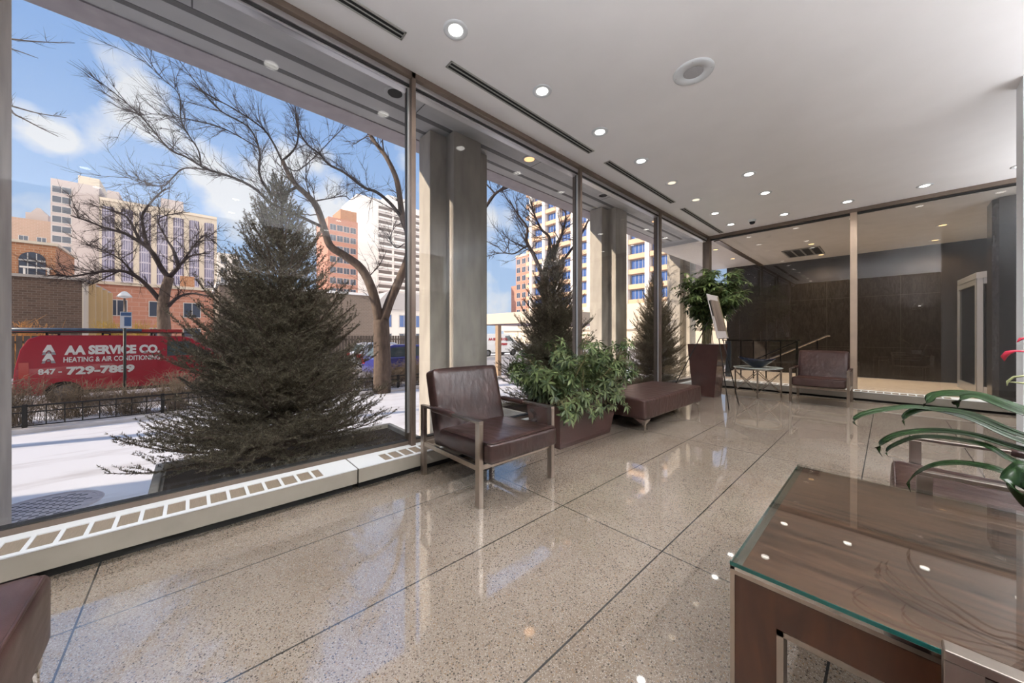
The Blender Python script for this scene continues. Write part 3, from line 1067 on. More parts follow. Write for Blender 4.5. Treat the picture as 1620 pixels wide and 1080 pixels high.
for i in range(24):
    ang = i * 2 * PI / 24 + rng.normal(0, 0.2)
    rr = rng.uniform(0.12, 0.72)
    ex, ey = rr * math.cos(ang) * 1.05 + 0.12, rr * math.sin(ang) * 0.85
    ex = max(ex, -0.42)
    ez = rng.uniform(0.80, 1.52)
    P0, P2 = Vector((rng.normal(0, 0.06), rng.normal(0, 0.06), 0)), Vector((ex, ey, ez))
    P1 = Vector((ex * 0.15, ey * 0.15, ez * 0.75))
    bz = lambda s: P0 * (1 - s) ** 2 + P1 * 2 * s * (1 - s) + P2 * s * s
    stems.tube([bz(s) for s in np.linspace(0, 1, 8)], list(np.linspace(0.0075, 0.004, 8)), 5)
    for k in range(22):
        s = rng.uniform(0.52, 1.06)
        p = bz(s)
        o = Vector((rng.normal(0, 1), rng.normal(0, 1), rng.uniform(-0.5, 0.6))).normalized()
        q = p + o * rng.uniform(0.06, 0.20)
        q.x = max(q.x, -0.44)
        stems.tube([p, (p + q) / 2 + Vector((0, 0, 0.015)), q], 0.002, 3, cap=False)
        cent.append(np.array(q)); outs.append(np.array(o * 0.6 + Vector((0, 0, 1.0))))
for k in range(26):
    a = rng.uniform(0, 2 * PI)
    p = Vector((rng.normal(0, 0.03), rng.normal(0, 0.03), rng.uniform(0.35, 0.75)))
    q = p + Vector((math.cos(a) * 0.22, math.sin(a) * 0.22, rng.uniform(-0.02, 0.12)))
    stems.tube([p, (p + q) / 2 + Vector((0, 0, 0.03)), q], 0.0025, 3, cap=False)
    cent.append(np.array(q)); outs.append(np.array((math.cos(a) * 0.5, math.sin(a) * 0.5, 1.0)))
stems.build('stem', M_stem, plant)
V, F = umbrella_foliage(cent, outs, 7, 0.14, 0.045)
np_mesh('foliage', V, F, M_leaf2, plant)

# strap-leaved plant on the side table at the right edge
t = thing('strap_leaf_plant', 'potted plant with long arching dark green strap leaves at the right edge', 'plant', (0.66, 1.93, 0.5455))
M_pot = plain('white_pot', (0.6, 0.6, 0.58), 0.25)
MB().lathe([(0.001, 0), (0.075, 0), (0.085, 0.01), (0.115, 0.20), (0.12, 0.205), (0.112, 0.205), (0.10, 0.18), (0.001, 0.18)], 28).build('pot', M_pot, t, smooth=True)
def strap(path, w0, tipcol=False):
    """ribbon with a shallow V section along a path given in pixels and depth"""
    P = [at(*p) - t.location for p in path]
    pts = []
    for i in range(len(P) - 1):      # Catmull-Rom
        p0, p1, p2, p3 = P[max(i - 1, 0)], P[i], P[i + 1], P[min(i + 2, len(P) - 1)]
        for s in np.linspace(0, 1, 7)[:-1]:
            pts.append(0.5 * ((2 * p1) + (p2 - p0) * s + (2 * p0 - 5 * p1 + 4 * p2 - p3) * s * s + (3 * p1 - p0 - 3 * p2 + p3) * s ** 3))
    pts.append(P[-1])
    n = len(pts)
    mb = MB()
    vs = []
    for i, p in enumerate(pts):
        d = (pts[min(i + 1, n - 1)] - pts[max(i - 1, 0)]).normalized()
        side = d.cross(Vector((0, 0, 1)))
        side = side.normalized() if side.length > 0.05 else Vector((0, 1, 0))
        side = (side + Vector((0, 0, 0.45 * (1 if side.y > 0 else -1)))).normalized()
        up = side.cross(d).normalized()
        if up.z < 0: up = -up
        s = i / (n - 1)
        w = w0 * 0.5 * min(1.0, 0.12 + 3.2 * (s)) * (1 if s > 0.2 else 0.35 + 3.25 * s)
        w *= (1 - 0.25 * s)
        for a, b in ((-1, 1), (-0.5, 0.3), (0, 0), (0.5, 0.3), (1, 1)):
            vs.append(p + side * w * a + up * w * 0.32 * b)
        for a, b in ((-1, 1), (-0.5, 0.3), (0, 0), (0.5, 0.3), (1, 1)):
            vs.append(p + side * w * a + up * (w * 0.32 * b - 0.0012))
    fs = []
    for i in range(n - 1):
        for k in range(4):
            a = i * 10 + k
            fs.append((a, a + 1, a + 11, a + 10))
            a += 5
            fs.append((a, a + 10, a + 11, a + 1))
        fs.append((i * 10, i * 10 + 10, i * 10 + 15, i * 10 + 5))
        fs.append((i * 10 + 4, i * 10 + 9, i * 10 + 19, i * 10 + 14))
    mb.add(vs, fs)
    return mb.build('leaf', M_strap, t, smooth=True)
# every leaf starts at its tip and ends in the heart of the plant
heart = (1980, 790, 0.87)
LEAVES = [
 ([(1366, 678, 1.42), (1350, 668, 1.42), (1362, 657, 1.41), (1402, 648, 1.38), (1455, 645, 1.34), (1530, 662, 1.26), (1620, 700, 1.15), (1780, 745, 1.0), heart], 0.030),
 ([(1432, 673, 1.36), (1428, 664, 1.36), (1440, 654, 1.35), (1465, 648, 1.33), (1530, 655, 1.25), (1620, 690, 1.12), (1780, 730, 1.0), heart], 0.036),
 ([(1461, 643, 1.30), (1466, 636, 1.29), (1480, 627, 1.28), (1505, 624, 1.25), (1550, 628, 1.2), (1620, 650, 1.12), (1780, 700, 0.98), heart], 0.050),
 ([(1515, 646, 1.22), (1514, 638, 1.22), (1520, 631, 1.21), (1550, 628, 1.18), (1620, 655, 1.08), (1780, 705, 0.96), heart], 0.034),
 ([(1396, 722, 1.41), (1389, 711, 1.41), (1394, 702, 1.40), (1425, 687, 1.37), (1480, 682, 1.31), (1540, 689, 1.24), (1620, 712, 1.14), (1780, 750, 1.0), heart], 0.036),
 ([(1406, 722, 1.41), (1402, 716, 1.41), (1412, 706, 1.40), (1450, 692, 1.36), (1500, 693, 1.3), (1560, 705, 1.2), (1620, 735, 1.12), (1780, 760, 0.98), heart], 0.026),
 ([(1441, 778, 1.33), (1437, 765, 1.33), (1450, 750, 1.31), (1480, 736, 1.27), (1520, 733, 1.22), (1570, 741, 1.15), (1620, 757, 1.1), (1780, 780, 0.97), heart], 0.034),
 ([(1640, 815, 0.98), (1618, 800, 0.98), (1606, 775, 0.98), (1612, 752, 0.98), (1640, 742, 0.97), (1780, 760, 0.93), heart], 0.060),
 ([(1700, 640, 0.95), (1720, 600, 0.95), (1800, 640, 0.92), heart], 0.05),
]
for pth, w in LEAVES:
    strap(pth, w)
# slim pale-tipped leaves and a red flower higher up
M_pale = plain('pale_leaf', (0.30, 0.32, 0.16), 0.4)
for pth in ([(1593, 610, 0.98), (1594, 603, 0.98), (1604, 596, 0.97), (1625, 594, 0.96), (1760, 640, 0.92), heart],
            [(1597, 604, 1.0), (1610, 605, 1.0), (1640, 608, 0.97), (1780, 660, 0.92), heart]):
    P = [at(*p) - t.location for p in pth]
    MB().tube(P, [0.001, 0.0025, 0.003, 0.003, 0.004, 0.005][:len(P)] if len(P) == 6 else [0.001, 0.0025, 0.003, 0.004, 0.005], 6).build('flower_stalk', M_pale, t, smooth=True)
P = [at(*p) - t.location for p in [(1589, 571, 1.0), (1588, 564, 1.0), (1594, 558, 0.99), (1606, 555, 0.98), (1625, 556, 0.97), (1760, 640, 0.92)]]
MB().tube(P[:5], [0.001, 0.006, 0.0065, 0.003, 0.002], 7).build('red_flower', M_red_petal, t, smooth=True)
MB().tube(P[4:], [0.002, 0.003], 5).build('flower_stalk', M_pale, t, smooth=True)
P = [at(*p) - t.location for p in [(1609, 541, 0.97), (1614, 536, 0.97), (1626, 534, 0.96), (1760, 640, 0.92)]]
MB().tube(P[:3], [0.001, 0.004, 0.002], 7).build('red_flower', M_red_petal, t, smooth=True)
MB().tube(P[2:], [0.002, 0.003], 5).build('flower_stalk', M_pale, t, smooth=True)

# ------------------------------------------------------------------ easel, picture board, glass table, bowl
E0, E1 = Vector((-1.841, 6.592, 0)), Vector((-1.90, 7.25, 0))
t = thing('easel', 'thin black metal display easel standing before the tall planter', 'easel', (-1.95, 6.95, 0))
L_ = t.location
apex = Vector((-2.12, 6.95, 1.72))
def loc_(p): return Vector(p) - L_
f1, f2 = Vector((-1.80, 6.60, 0)), Vector((-1.80, 7.18, 0))
for f in (f1, f2):
    MB().tube([loc_(f), loc_(apex + (f - f1) * 0.08)], 0.009, 8).build('leg', M_black, t, smooth=True)
MB().tube([loc_((-2.86, 6.93, 0.19)), loc_(apex)], 0.009, 8).build('leg', M_black, t, smooth=True)
def on_leg(z, f): return f + (apex - f) * (z / apex.z)
q1, q2 = on_leg(1.19, f1), on_leg(1.19, f2)
MB().bar(loc_(q1 + Vector((0.012, -0.03, 0))), loc_(q2 + Vector((0.012, 0.03, 0))), 0.012).box(0, 0, 0, 0, 0, 0).build('cross_bar', M_black, t)
MB().bar(loc_(on_leg(0.6, f1)), loc_(on_leg(0.6, f2)), 0.010).build('brace', M_black, t)
for q in (q1, q2):
    MB().tube([loc_(q + Vector((0.01, 0, 0))), loc_(q + Vector((0.075, 0, 0.0))), loc_(q + Vector((0.08, 0, 0.022)))], 0.006, 6).build('peg', M_black, t)

t = thing('display_board', 'pale framed picture board leaning on the black easel', 'picture', (q1 + q2) / 2 + Vector((0.038, 0, 0.007)))
n_ = Vector((0.60, 0, 0.11)).normalized()
tilt = math.atan2(0.38, 1.72)
M_board = plain('board_paper', (0.46, 0.42, 0.41), 0.5)
rot = (0, -tilt, 0)
MB().box(-0.006, 0.006, -0.30, 0.30, 0.0, 0.80).build('board', M_board, t, rot=rot)
MB().box(0.0062, 0.0085, -0.20, 0.23, 0.13, 0.70).build('picture_print', mat_wood('picture_print', (0.05, 0.03, 0.025), (0.28, 0.22, 0.18), 2.0, (1, 6, 0.6), 0.4), t, rot=rot)
MB().box(0.0062, 0.009, -0.285, -0.215, 0.40, 0.68).build('caption_panel', M_black, t, rot=rot)
MB().box(0.0062, 0.0085, 0.235, 0.295, 0.02, 0.78).build('board_edge_strip', plain('gilt_strip', (0.20, 0.16, 0.09), 0.4), t, rot=rot)

t = thing('glass_side_table', 'small rounded glass table with crossed steel legs beside the far armchair', 'table', (-1.83, 8.62, 0))
R_ = 0.42
M_tglass = plain('pale_table_glass', (0.42, 0.46, 0.44), 0.12)
MB().lathe([(0.001, 0.580), (R_, 0.580), (R_ + 0.004, 0.586), (R_, 0.592), (0.001, 0.592)], 48).build('glass_top', M_tglass, t, smooth=False)
MB().lathe([(R_ - 0.045, 0.552), (R_ - 0.045, 0.579), (R_ - 0.02, 0.579), (R_ - 0.02, 0.552), (R_ - 0.045, 0.552)], 48).build('top_ring', M_chrome, t)
rl = R_ - 0.033
ang4 = [math.radians(a) for a in (191, -78, 11, 102)]
ends = [Vector((rl * math.cos(a), rl * math.sin(a), 0)) for a in ang4]
for e in ends:
    MB().box(e.x - 0.013, e.x + 0.013, e.y - 0.013, e.y + 0.013, 0, 0.553).build('leg', M_chrome, t, bevel=0.001)
for i in range(4):
    a, b = ends[i], ends[(i + 1) % 4]
    MB().bar(a + Vector((0, 0, 0.09)), b + Vector((0, 0, 0.50)), 0.010).bar(a + Vector((0, 0, 0.50)), b + Vector((0, 0, 0.09)), 0.010).build('cross_brace', M_chrome, t)

t = thing('glass_bowl', 'wide dark blue black bowl on the rounded glass table', 'bowl', (-1.83, 8.58, 0.5925))
bw = MB()
nn = 36
prof = [(0.07, 0.0), (0.10, 0.012), (0.17, 0.055), (0.25, 0.11), (0.315, 0.165)]
base = []
for j, (r, z) in enumerate(prof + [(r - 0.008, z + 0.012) for r, z in prof[::-1]]):
    for k in range(nn):
        a = 2 * PI * k / nn
        lift = 0.055 * abs(math.cos(a)) ** 3 * (r / 0.315) ** 2
        base.append((r * math.cos(a) * 1.05, r * math.sin(a) * 0.8, z * 0.9 + lift))
m_ = len(prof) * 2
fs = [(j * nn + k, j * nn + (k + 1) % nn, (j + 1) * nn + (k + 1) % nn, (j + 1) * nn + k) for j in range(m_ - 1) for k in range(nn)]
fs += [tuple(range(nn))[::-1], tuple((m_ - 1) * nn + k for k in range(nn))]
bw.add(base, fs)
bw.build('bowl_body', plain('dark_glaze', (0.006, 0.010, 0.022), 0.08), t, smooth=True)

# ------------------------------------------------------------------ outside: porch beyond the far glass
porch = MB().box(-4.15, RX + 0.5, 9.95, 14.75, -0.12, -0.005).build('porch_floor', plain('porch_paving', (0.42, 0.36, 0.31), 0.5, var=0.08, vscale=4), kind='structure')
MB().box(-3.02, RX + 0.5, 9.95, 14.75, 3.70, 3.85).build('porch_ceiling', plain('porch_ceiling_paint', (0.78, 0.76, 0.73), 0.7, var=0.05, vscale=3), kind='structure')
MB().box(-4.6, -3.02, 9.95, 14.75, 3.76, 3.90).build('porch_side_ceiling', M_ceiling, kind='structure')
MB().box(-3.06, -2.93, 9.95, 14.70, 3.68, 3.70).build('ceiling_beam', M_bronze, kind='structure')
MB().box(-4.08, RX + 0.5, 14.70, 15.0, 0.0, 4.6).build('wall_porch', M_granite, kind='structure')
MB().box(RX + 0.4, RX + 0.6, 9.95, 14.7, 0, 3.8).build('wall_porch_side', M_granite, kind='structure')
o = thing('granite_pier', 'dark polished granite pier outside the far glass at the right', 'pillar', (1.78, 10.75, 0))
MB().prism([(-0.44, -0.20), (-0.50, -0.12), (-0.50, 0.35), (0.5, 0.35), (0.5, -0.25), (-0.44, -0.25)], 'z', 0, 3.694).build('shaft', M_granite, o, bevel=0.004)
MB().box(-0.52, 0.52, -0.27, 0.37, 0.0, 0.0).box(-0.505, 0.505, -0.255, 0.355, 0.0, 0.04).build('pier_base', M_granite, o)

PWARM = (1.0, 0.80, 0.55)
proto_warm = make_downlight(LIT_W)
for x, y, l in ((-1.39, 12.22, 'warm porch light beyond the far glass, left of the ceiling grille'),
                (-1.37, 14.05, 'warm porch light beyond the ceiling grille close to the granite wall'),
                (0.83, 12.26, 'warm porch light beyond the right pane, nearer one'),
                (0.83, 14.06, 'warm porch light beyond the right pane, close to the granite wall')):
    downlight(x, y, l, z=3.70, watts=260, proto=proto_warm, group='porch ceiling lights', color=PWARM)
for x, y, l in ((-3.42, 11.27, 'porch light in the pale side strip, nearer one'), (-3.44, 13.0, 'porch light in the pale side strip, farther one')):
    downlight(x, y, l, z=3.76, watts=160, proto=proto_warm, group='porch ceiling lights', color=PWARM)
t = thing('ceiling_grille', 'dark rectangular air grille in the porch ceiling', 'air vent', (-1.68, 13.2, 3.70))
g = MB()
g.box(-0.42, 0.42, -0.58, 0.58, -0.012, -0.0005)
g.build('grille_back', M_dark, t)
g = MB()
for k in range(5):
    x = -0.40 + k * 0.2
    g.box(x - 0.02, x + 0.02, -0.58, 0.58, -0.022, -0.012)
g.box(-0.42, 0.42, -0.60, -0.56, -0.024, -0.012).box(-0.42, 0.42, 0.56, 0.60, -0.024, -0.012)
g.build('grille_frame', plain_vent, t)

# glazed revolving door booth
t = thing('entry_door', 'glass entrance door booth with aluminium stiles at the far right', 'door', (1.9, 12.9, 0))
M_dalum = plain('door_aluminium', (0.62, 0.62, 0.61), 0.32, metal=0.75)
M_dglass = mat_glass('door_glass', (0.42, 0.39, 0.35), 0.6)
pts = [(-0.74, 0.85), (-0.66, -0.72), (-0.40, -0.92), (0.45, -0.92), (0.75, -0.6)]
pts = [(-0.72, 0.80), (-0.60, -0.70), (-0.32, -0.98), (0.45, -0.98)]
def leaf_panel(a, b, nm):
    a, b = Vector((*a, 0)), Vector((*b, 0))
    d = (b - a).normalized()
    W_ = (b - a).length
    hh = 2.45
    f = MB()
    f.bar(a + Vector((0, 0, 0.0)) + d * 0.05, a + d * 0.05 + Vector((0, 0, hh)), 0.06, 0.10, up=d)
    f.bar(b - d * 0.05, b - d * 0.05 + Vector((0, 0, hh)), 0.06, 0.10, up=d)
    f.bar(a + Vector((0, 0, 0.09)), b + Vector((0, 0, 0.09)), 0.05, 0.18)
    f.bar(a + Vector((0, 0, hh - 0.06)), b + Vector((0, 0, hh - 0.06)), 0.05, 0.12)
    o = f.build(nm, M_dalum, t, bevel=0.003)
    MB().bar(a + d * 0.1 + Vector((0, 0, 1.25)), b - d * 0.1 + Vector((0, 0, 1.25)), 0.008, 2.15).build('pane', M_dglass, o)
    MB().bar(a + d * 0.1 + Vector((0, 0, 1.05)) + Vector((0.03, -0.05, 0)), b - d * 0.1 + Vector((0.03, -0.05, 1.05)), 0.02, 0.03).build('push_bar', M_polish, o)
for i in range(len(pts) - 1):
    leaf_panel(pts[i], pts[i + 1], 'door_leaf')
MB().prism([(p[0] - 0.03, p[1] - 0.03) for p in pts] + [(0.48, 0.8)], 'z', 2.45, 2.58).build('canopy', M_dalum, t, bevel=0.004)

# stair rail on the porch
t = thing('stair_railing', 'dark metal railing with a sloping handrail beyond the far glass', 'railing', (-2.5, 12.0, 0))
MB().bar((-0.95, 0, 1.10), (0.84, 0, 1.10), 0.05, 0.03).build('top_rail', M_black, t)
for x in (-0.46, -0.146, 0.156, 0.487, 0.84):
    w = 0.05 if x == 0.84 else 0.028
    MB().box(x - w / 2, x + w / 2, -w / 2, w / 2, 0, 1.09).build('baluster', M_black, t)
MB().box(-0.86, -0.72, -0.05, 0.05, 0, 1.08).build('newel_post', plain('blue_grey_steel', (0.05, 0.065, 0.085), 0.35, metal=0.4), t)
MB().tube([(-0.95, 0.05, 0.08), (0.35, 0.05, 0.80), (0.9, 0.05, 1.12)], 0.022, 8).build('sloping_handrail', M_black, t)
MB().tube([(0.15, 0.5, 0.55), (0.75, 0.5, 0.88), (1.40, 0.5, 1.24), (1.46, 0.5, 1.24)], 0.022, 8).build('sloping_handrail', M_chrome, t)
MB().bar((1.2, 0.5, 0), (1.2, 0.5, 1.12), 0.03).build('baluster', M_black, t)

# ------------------------------------------------------------------ outside: ground, soffit, columns
GZ = -0.65
def mat_snow(name, snow, grit, thr0, thr1, scale=1.2, stretch=(2.2, 0.5, 1)):
    m, N, L, B = new_mat(name)
    tc = N.new('ShaderNodeTexCoord')
    mp = N.new('ShaderNodeMapping')
    mp.inputs['Scale'].default_value = stretch
    L.new(tc.outputs['Object'], mp.inputs['Vector'])
    n = N.new('ShaderNodeTexNoise')
    n.inputs['Scale'].default_value = scale
    n.inputs['Detail'].default_value = 8
    n.inputs['Roughness'].default_value = 0.6
    L.new(mp.outputs[0], n.inputs['Vector'])
    r = N.new('ShaderNodeValToRGB')
    r.color_ramp.elements[0].position = thr0
    r.color_ramp.elements[0].color = (*grit, 1)
    r.color_ramp.elements[1].position = thr1
    r.color_ramp.elements[1].color = (*snow, 1)
    L.new(n.outputs['Fac'], r.inputs['Fac'])
    L.new(r.outputs['Color'], B.inputs['Base Color'])
    B.inputs['Roughness'].default_value = 0.75
    return m
M_walk = mat_snow('snow_dusted_walk', (0.92, 0.91, 0.93), (0.58, 0.54, 0.53), 0.20, 0.50)
M_bed = mat_snow('snowy_bed', (0.90, 0.90, 0.93), (0.24, 0.19, 0.15), 0.36, 0.50, 1.6, (1, 1, 1))
M_road = mat_snow('wet_road', (0.50, 0.47, 0.46), (0.30, 0.28, 0.27), 0.3, 0.7)
MB().box(-11.3, -3.3, -40, 60, GZ - 0.2, GZ).build('sidewalk', M_walk, kind='structure')
MB().box(-11.75, -11.3, -40, 60, GZ - 0.2, GZ + 0.07).build('kerb', mat_snow('kerb', (0.80, 0.77, 0.77), (0.42, 0.37, 0.33), 0.3, 0.6), kind='structure')
MB().box(-13.3, -11.75, -40, 9.2, GZ - 0.2, GZ + 0.02).build('planting_bed', M_bed, kind='structure')
MB().box(-13.3, -11.75, 9.2, 60, GZ - 0.2, GZ + 0.0).build('crossing', M_walk, kind='structure')
MB().box(-24.0, -13.3, -60, 110, GZ - 0.3, GZ - 0.02).build('road', M_road, kind='structure')
MB().box(-190, -24.0, -160, 200, GZ - 0.3, GZ + 0.02).build('far_ground', M_walk, kind='structure')
# building face below the windows
MB().box(-3.42, -3.30, BY, 9.95, GZ, 0.10).build('plinth_wall', M_concrete, kind='structure')
MB().box(-4.15, 4, 9.95, 14.75, GZ, -0.12).build('porch_base', M_concrete, kind='structure')

SZ = 4.90
sf = MB().box(-5.95, -3.28, -9.0, 16.0, SZ, SZ + 0.25).build('soffit', M_soffit, kind='structure')
MB().box(-6.35, -5.95, -9.0, 16.0, SZ - 0.02, SZ + 1.6).build('fascia_beam', plain('fascia_concrete', (0.36, 0.33, 0.35), 0.85, var=0.1, vscale=6), kind='structure')
MB().box(-5.72, -5.64, -9.0, 16.0, SZ - 0.004, SZ).build('soffit_reveal', M_groove, kind='structure')
MB().box(-5.36, -5.26, -9.0, 16.0, SZ - 0.004, SZ).build('soffit_reveal', M_groove, kind='structure')
jt = MB()
for y in (0.0, 2.7, 5.4, 8.1, 10.8):
    jt.box(-5.26, -3.28, y - 0.008, y + 0.008, SZ - 0.002, SZ)
jt.build('soffit_joint', M_groove, kind='structure')
MB().box(-3.45, -3.28, -9.0, 9.95, H + 0.0, SZ).build('spandrel_wall', M_soffit, kind='structure')
# the lobby's own building around and above
MB().box(-6.35, 12, -9.0, 16.0, SZ + 1.6, 26).build('upper_storeys', M_concrete, kind='structure')
# unseen block added behind the viewer on the left to keep sun off the lobby
MB().box(-10.2, 14, -26, -11.0, GZ, 26).build('added_shade_block', M_concrete, kind='structure')

proto_col = empty('concrete_column')
MB().box(-0.20, 0.20, -0.645, 0.645, 0, 5.55 - 0.02).box(-0.44, 0.44, -0.31, 0.31, 0, 5.55).build('column_shaft', M_concrete, proto_col, bevel=0.012)
cols = [(3.73, 'cruciform concrete column behind the near armchair, outside the second window'),
        (9.16, 'cruciform concrete column outside the third window'),
        (14.59, 'cruciform concrete column farthest along the window wall'),
        (-1.955, 'grey concrete column at the left edge of the photo')]
for i, (y, l) in enumerate(cols):
    o = proto_col if i == 0 else copy_tree(proto_col)
    o.location = (-5.68, y, GZ)
    tag(o, l, 'column', 'concrete columns outside the windows')

# soffit lights outside
po = empty('soffit_light')
MB().lathe([(0.105, -0.001), (0.11, -0.006), (0.15, -0.010), (0.16, 0)], 28).build('trim_ring', M_soffit, po, smooth=True)
MB().lathe([(0.106, -0.002), (0.001, -0.002)], 28).build('lamp_lens', M_dark, po)
pw = empty('soffit_light')
MB().lathe([(0.105, -0.001), (0.11, -0.006), (0.15, -0.010), (0.16, 0)], 28).build('trim_ring', M_soffit, pw, smooth=True)
MB().lathe([(0.106, -0.002), (0.001, -0.002)], 28).build('lamp_lens', emit('amber_glow', (1.0, 0.45, 0.10), 1.6), pw)
usedp = set()
for y, lit_, l in ((2.25, 0, 'unlit round light in the outside soffit near the first mullion'), (5.14, 1, 'amber lit round light in the outside soffit above the second window'),
                   (7.89, 0, 'unlit round light in the outside soffit above the third window'), (10.9, 1, 'amber lit round light in the outside soffit near the far corner')):
    p = pw if lit_ else po
    o = copy_tree(p) if p.name in usedp else p
    usedp.add(p.name)
    o.location = (-5.04, y, SZ)
    tag(o, l, 'ceiling light', 'round lights in the outside soffit')

# ------------------------------------------------------------------ spruces in planters
def norm(a): return a / np.maximum(np.linalg.norm(a, axis=-1, keepdims=True), 1e-9)

def make_spruce(Ht, R0, seed):
    g = np.random.default_rng(seed)
    root = empty('spruce_tree')
    tr = MB()
    tr.tube([(0, 0, -0.15), (0.01, 0, Ht * 0.4), (-0.01, 0.01, Ht * 0.75), (0, 0, Ht * 0.99)], [0.055, 0.04, 0.02, 0.006], 8)
    seg_a, seg_b, seg_w = [], [], []       # needle-bearing segments
    nb = 34
    for w in range(nb):
        hf = (w / nb) ** 0.95 * 0.95
        z0 = 0.02 + hf * Ht * 0.98
        L0 = R0 * (1 - hf) ** 0.85 + 0.12
        k = 12 if hf < 0.5 else (8 if hf < 0.8 else 5)
        for j in range(k):
            az = 2 * PI * (j + g.random() * 0.8) / k + w * 0.9
            L_ = L0 * (g.uniform(0.60, 1.0) if g.random() < 0.75 else g.uniform(1.0, 1.12))
            el = math.radians(-3 + 58 * hf + 12 * hf ** 3 + g.normal(0, 8))
            hdir = np.array([math.cos(az), math.sin(az), 0.0])
            side = np.array([-math.sin(az), math.cos(az), 0.0])
            n = max(4, int(L_ / 0.072))
            pts = []
            p = np.array([0, 0, z0 + g.normal(0, 0.03)])
            for i in range(n + 1):
                s = i / n
                e = el + math.radians(34) * s ** 1.5
                pts.append(p.copy())
                p = p + (hdir * math.cos(e) + np.array([0, 0, math.sin(e)]) + side * g.normal(0, 0.07)) * (L_ / n)
            tr.tube([tuple(q) for q in pts], list(np.linspace(0.011 * L_ + 0.004, 0.0028, n + 1)), 4, cap=False)
            for i in range(n):
                s = i / n
                if s > 0.12:
                    seg_a.append(pts[i]); seg_b.append(pts[i + 1]); seg_w.append(1.0)
                if s < 0.08: continue
                d = norm(pts[i + 1] - pts[i])
                for sg in (-1, 1):
                    if g.random() < 0.04: continue
                    tl = (0.46 * L_ * (1 - s) ** 0.75 + 0.07) * g.uniform(0.6, 1.1)
                    up_ = np.array([0, 0, g.normal(0.28, 0.30)])
                    td = norm(d * 0.75 + side * sg * 0.8 + up_)
                    q0 = pts[i] + d * g.random() * 0.05
                    m = max(1, int(tl / 0.09))
                    for a in range(m):
                        q1 = q0 + td * tl / m
                        seg_a.append(q0); seg_b.append(q1); seg_w.append(0.85)
                        if tl > 0.22 and a < m - 1 and g.random() < 0.7:
                            for s2 in (-1, 1):
                                t2 = norm(td * 0.8 + np.cross(td, [0, 0, 1.0]) * s2 * 0.7 + np.array([0, 0, g.normal(0.1, 0.2)]))
                                seg_a.append(q1); seg_b.append(q1 + t2 * tl * 0.34 * g.uniform(0.6, 1.1)); seg_w.append(0.8)
                        td = norm(td + d * 0.12 + np.array([0, 0, 0.05]))
                        q0 = q1
    # leader shoots at the top
    for j in range(5):
        az = j * 1.3
        a = np.array([0, 0, Ht * 0.93]); b = a + np.array([math.cos(az) * 0.10, math.sin(az) * 0.10, 0.22])
        seg_a.append(a); seg_b.append(b); seg_w.append(0.8)
        tr.tube([tuple(a), tuple(b)], [0.006, 0.004], 4)
    seg_a.append(np.array([0, 0, Ht * 0.93])); seg_b.append(np.array([0, 0, Ht * 1.06])); seg_w.append(0.8)
    tr.build('trunk', M_bark, root)
    A, Bv, Wt = np.array(seg_a), np.array(seg_b), np.array(seg_w)
    Ls = np.linalg.norm(Bv - A, axis=1)
    cnt = np.maximum(3, (Ls * 230).astype(int))
    idx = np.repeat(np.arange(len(A)), cnt)
    N_ = len(idx)
    s = g.random(N_)
    P = A[idx] + (Bv - A)[idx] * s[:, None]
    D = norm(Bv - A)[idx]
    X = norm(np.cross(D, np.array([0.31, 0.17, 1.0])))
    Y = np.cross(D, X)
    ph = g.random(N_) * 2 * PI
    out = np.cos(ph)[:, None] * X + np.sin(ph)[:, None] * Y
    nd = norm(out * 0.9 + D * 0.75 + np.array([0, 0, 0.12]))
    nl = (0.020 + 0.012 * g.random(N_)) * Wt[idx]
    sd = norm(np.cross(nd, g.normal(0, 1, (N_, 3))))
    wv = 0.0032
    V = np.zeros((N_, 3, 3))
    V[:, 0] = P - sd * wv
    V[:, 1] = P + sd * wv
    V[:, 2] = P + nd * nl[:, None]
    F = np.arange(N_ * 3).reshape(-1, 3)
    np_mesh('needles', V.reshape(-1, 3), F, M_needle, root)
    return root, N_

sp1, nn_ = make_spruce(3.05, 1.16, 11)
print('needles', nn_)
sp1.location = (-4.52, 0.72, -0.02)
sp1.scale = (0.86, 1.0, 1.0)
tag(sp1, 'large spruce filling the big left window', 'tree', 'cut spruces in planters outside the windows')
sp2 = copy_tree(sp1)
sp2.location, sp2.rotation_euler, sp2.scale = (-4.50, 5.28, -0.02), (0, 0, PI), (0.84, 1.0, 1.04)
tag(sp2, 'spruce outside the second window, behind the long leafy planter', 'tree', 'cut spruces in planters outside the windows')
sp3 = copy_tree(sp1)
sp3.location, sp3.rotation_euler, sp3.scale = (-4.36, 9.45, -0.02), (0, 0, PI), (0.70, 1.05, 1.04)
tag(sp3, 'spruce outside the third and fourth windows, beside the tall planter', 'tree', 'cut spruces in planters outside the windows')
for y, l in ((0.95, 'long concrete planter box under the large spruce'), (5.3, 'concrete planter box under the spruce outside the second window'), (9.35, 'concrete planter box under the farthest spruce')):
    t = thing('concrete_planter', l, 'planter', (-4.45, y, GZ), 0, 'concrete planters outside the windows')
    hy = 1.20
    tapered_box(MB(), -0.55, 0.62, -hy, hy, -0.58, 0.66, -hy - 0.02, hy + 0.02, 0.0, 0.60, 0.06, 0.07).build('planter_body', M_concrete, t, bevel=0.01)
    MB().box(-0.50, 0.58, -hy + 0.06, hy - 0.06, 0.53, 0.55).build('soil', M_soil, t)

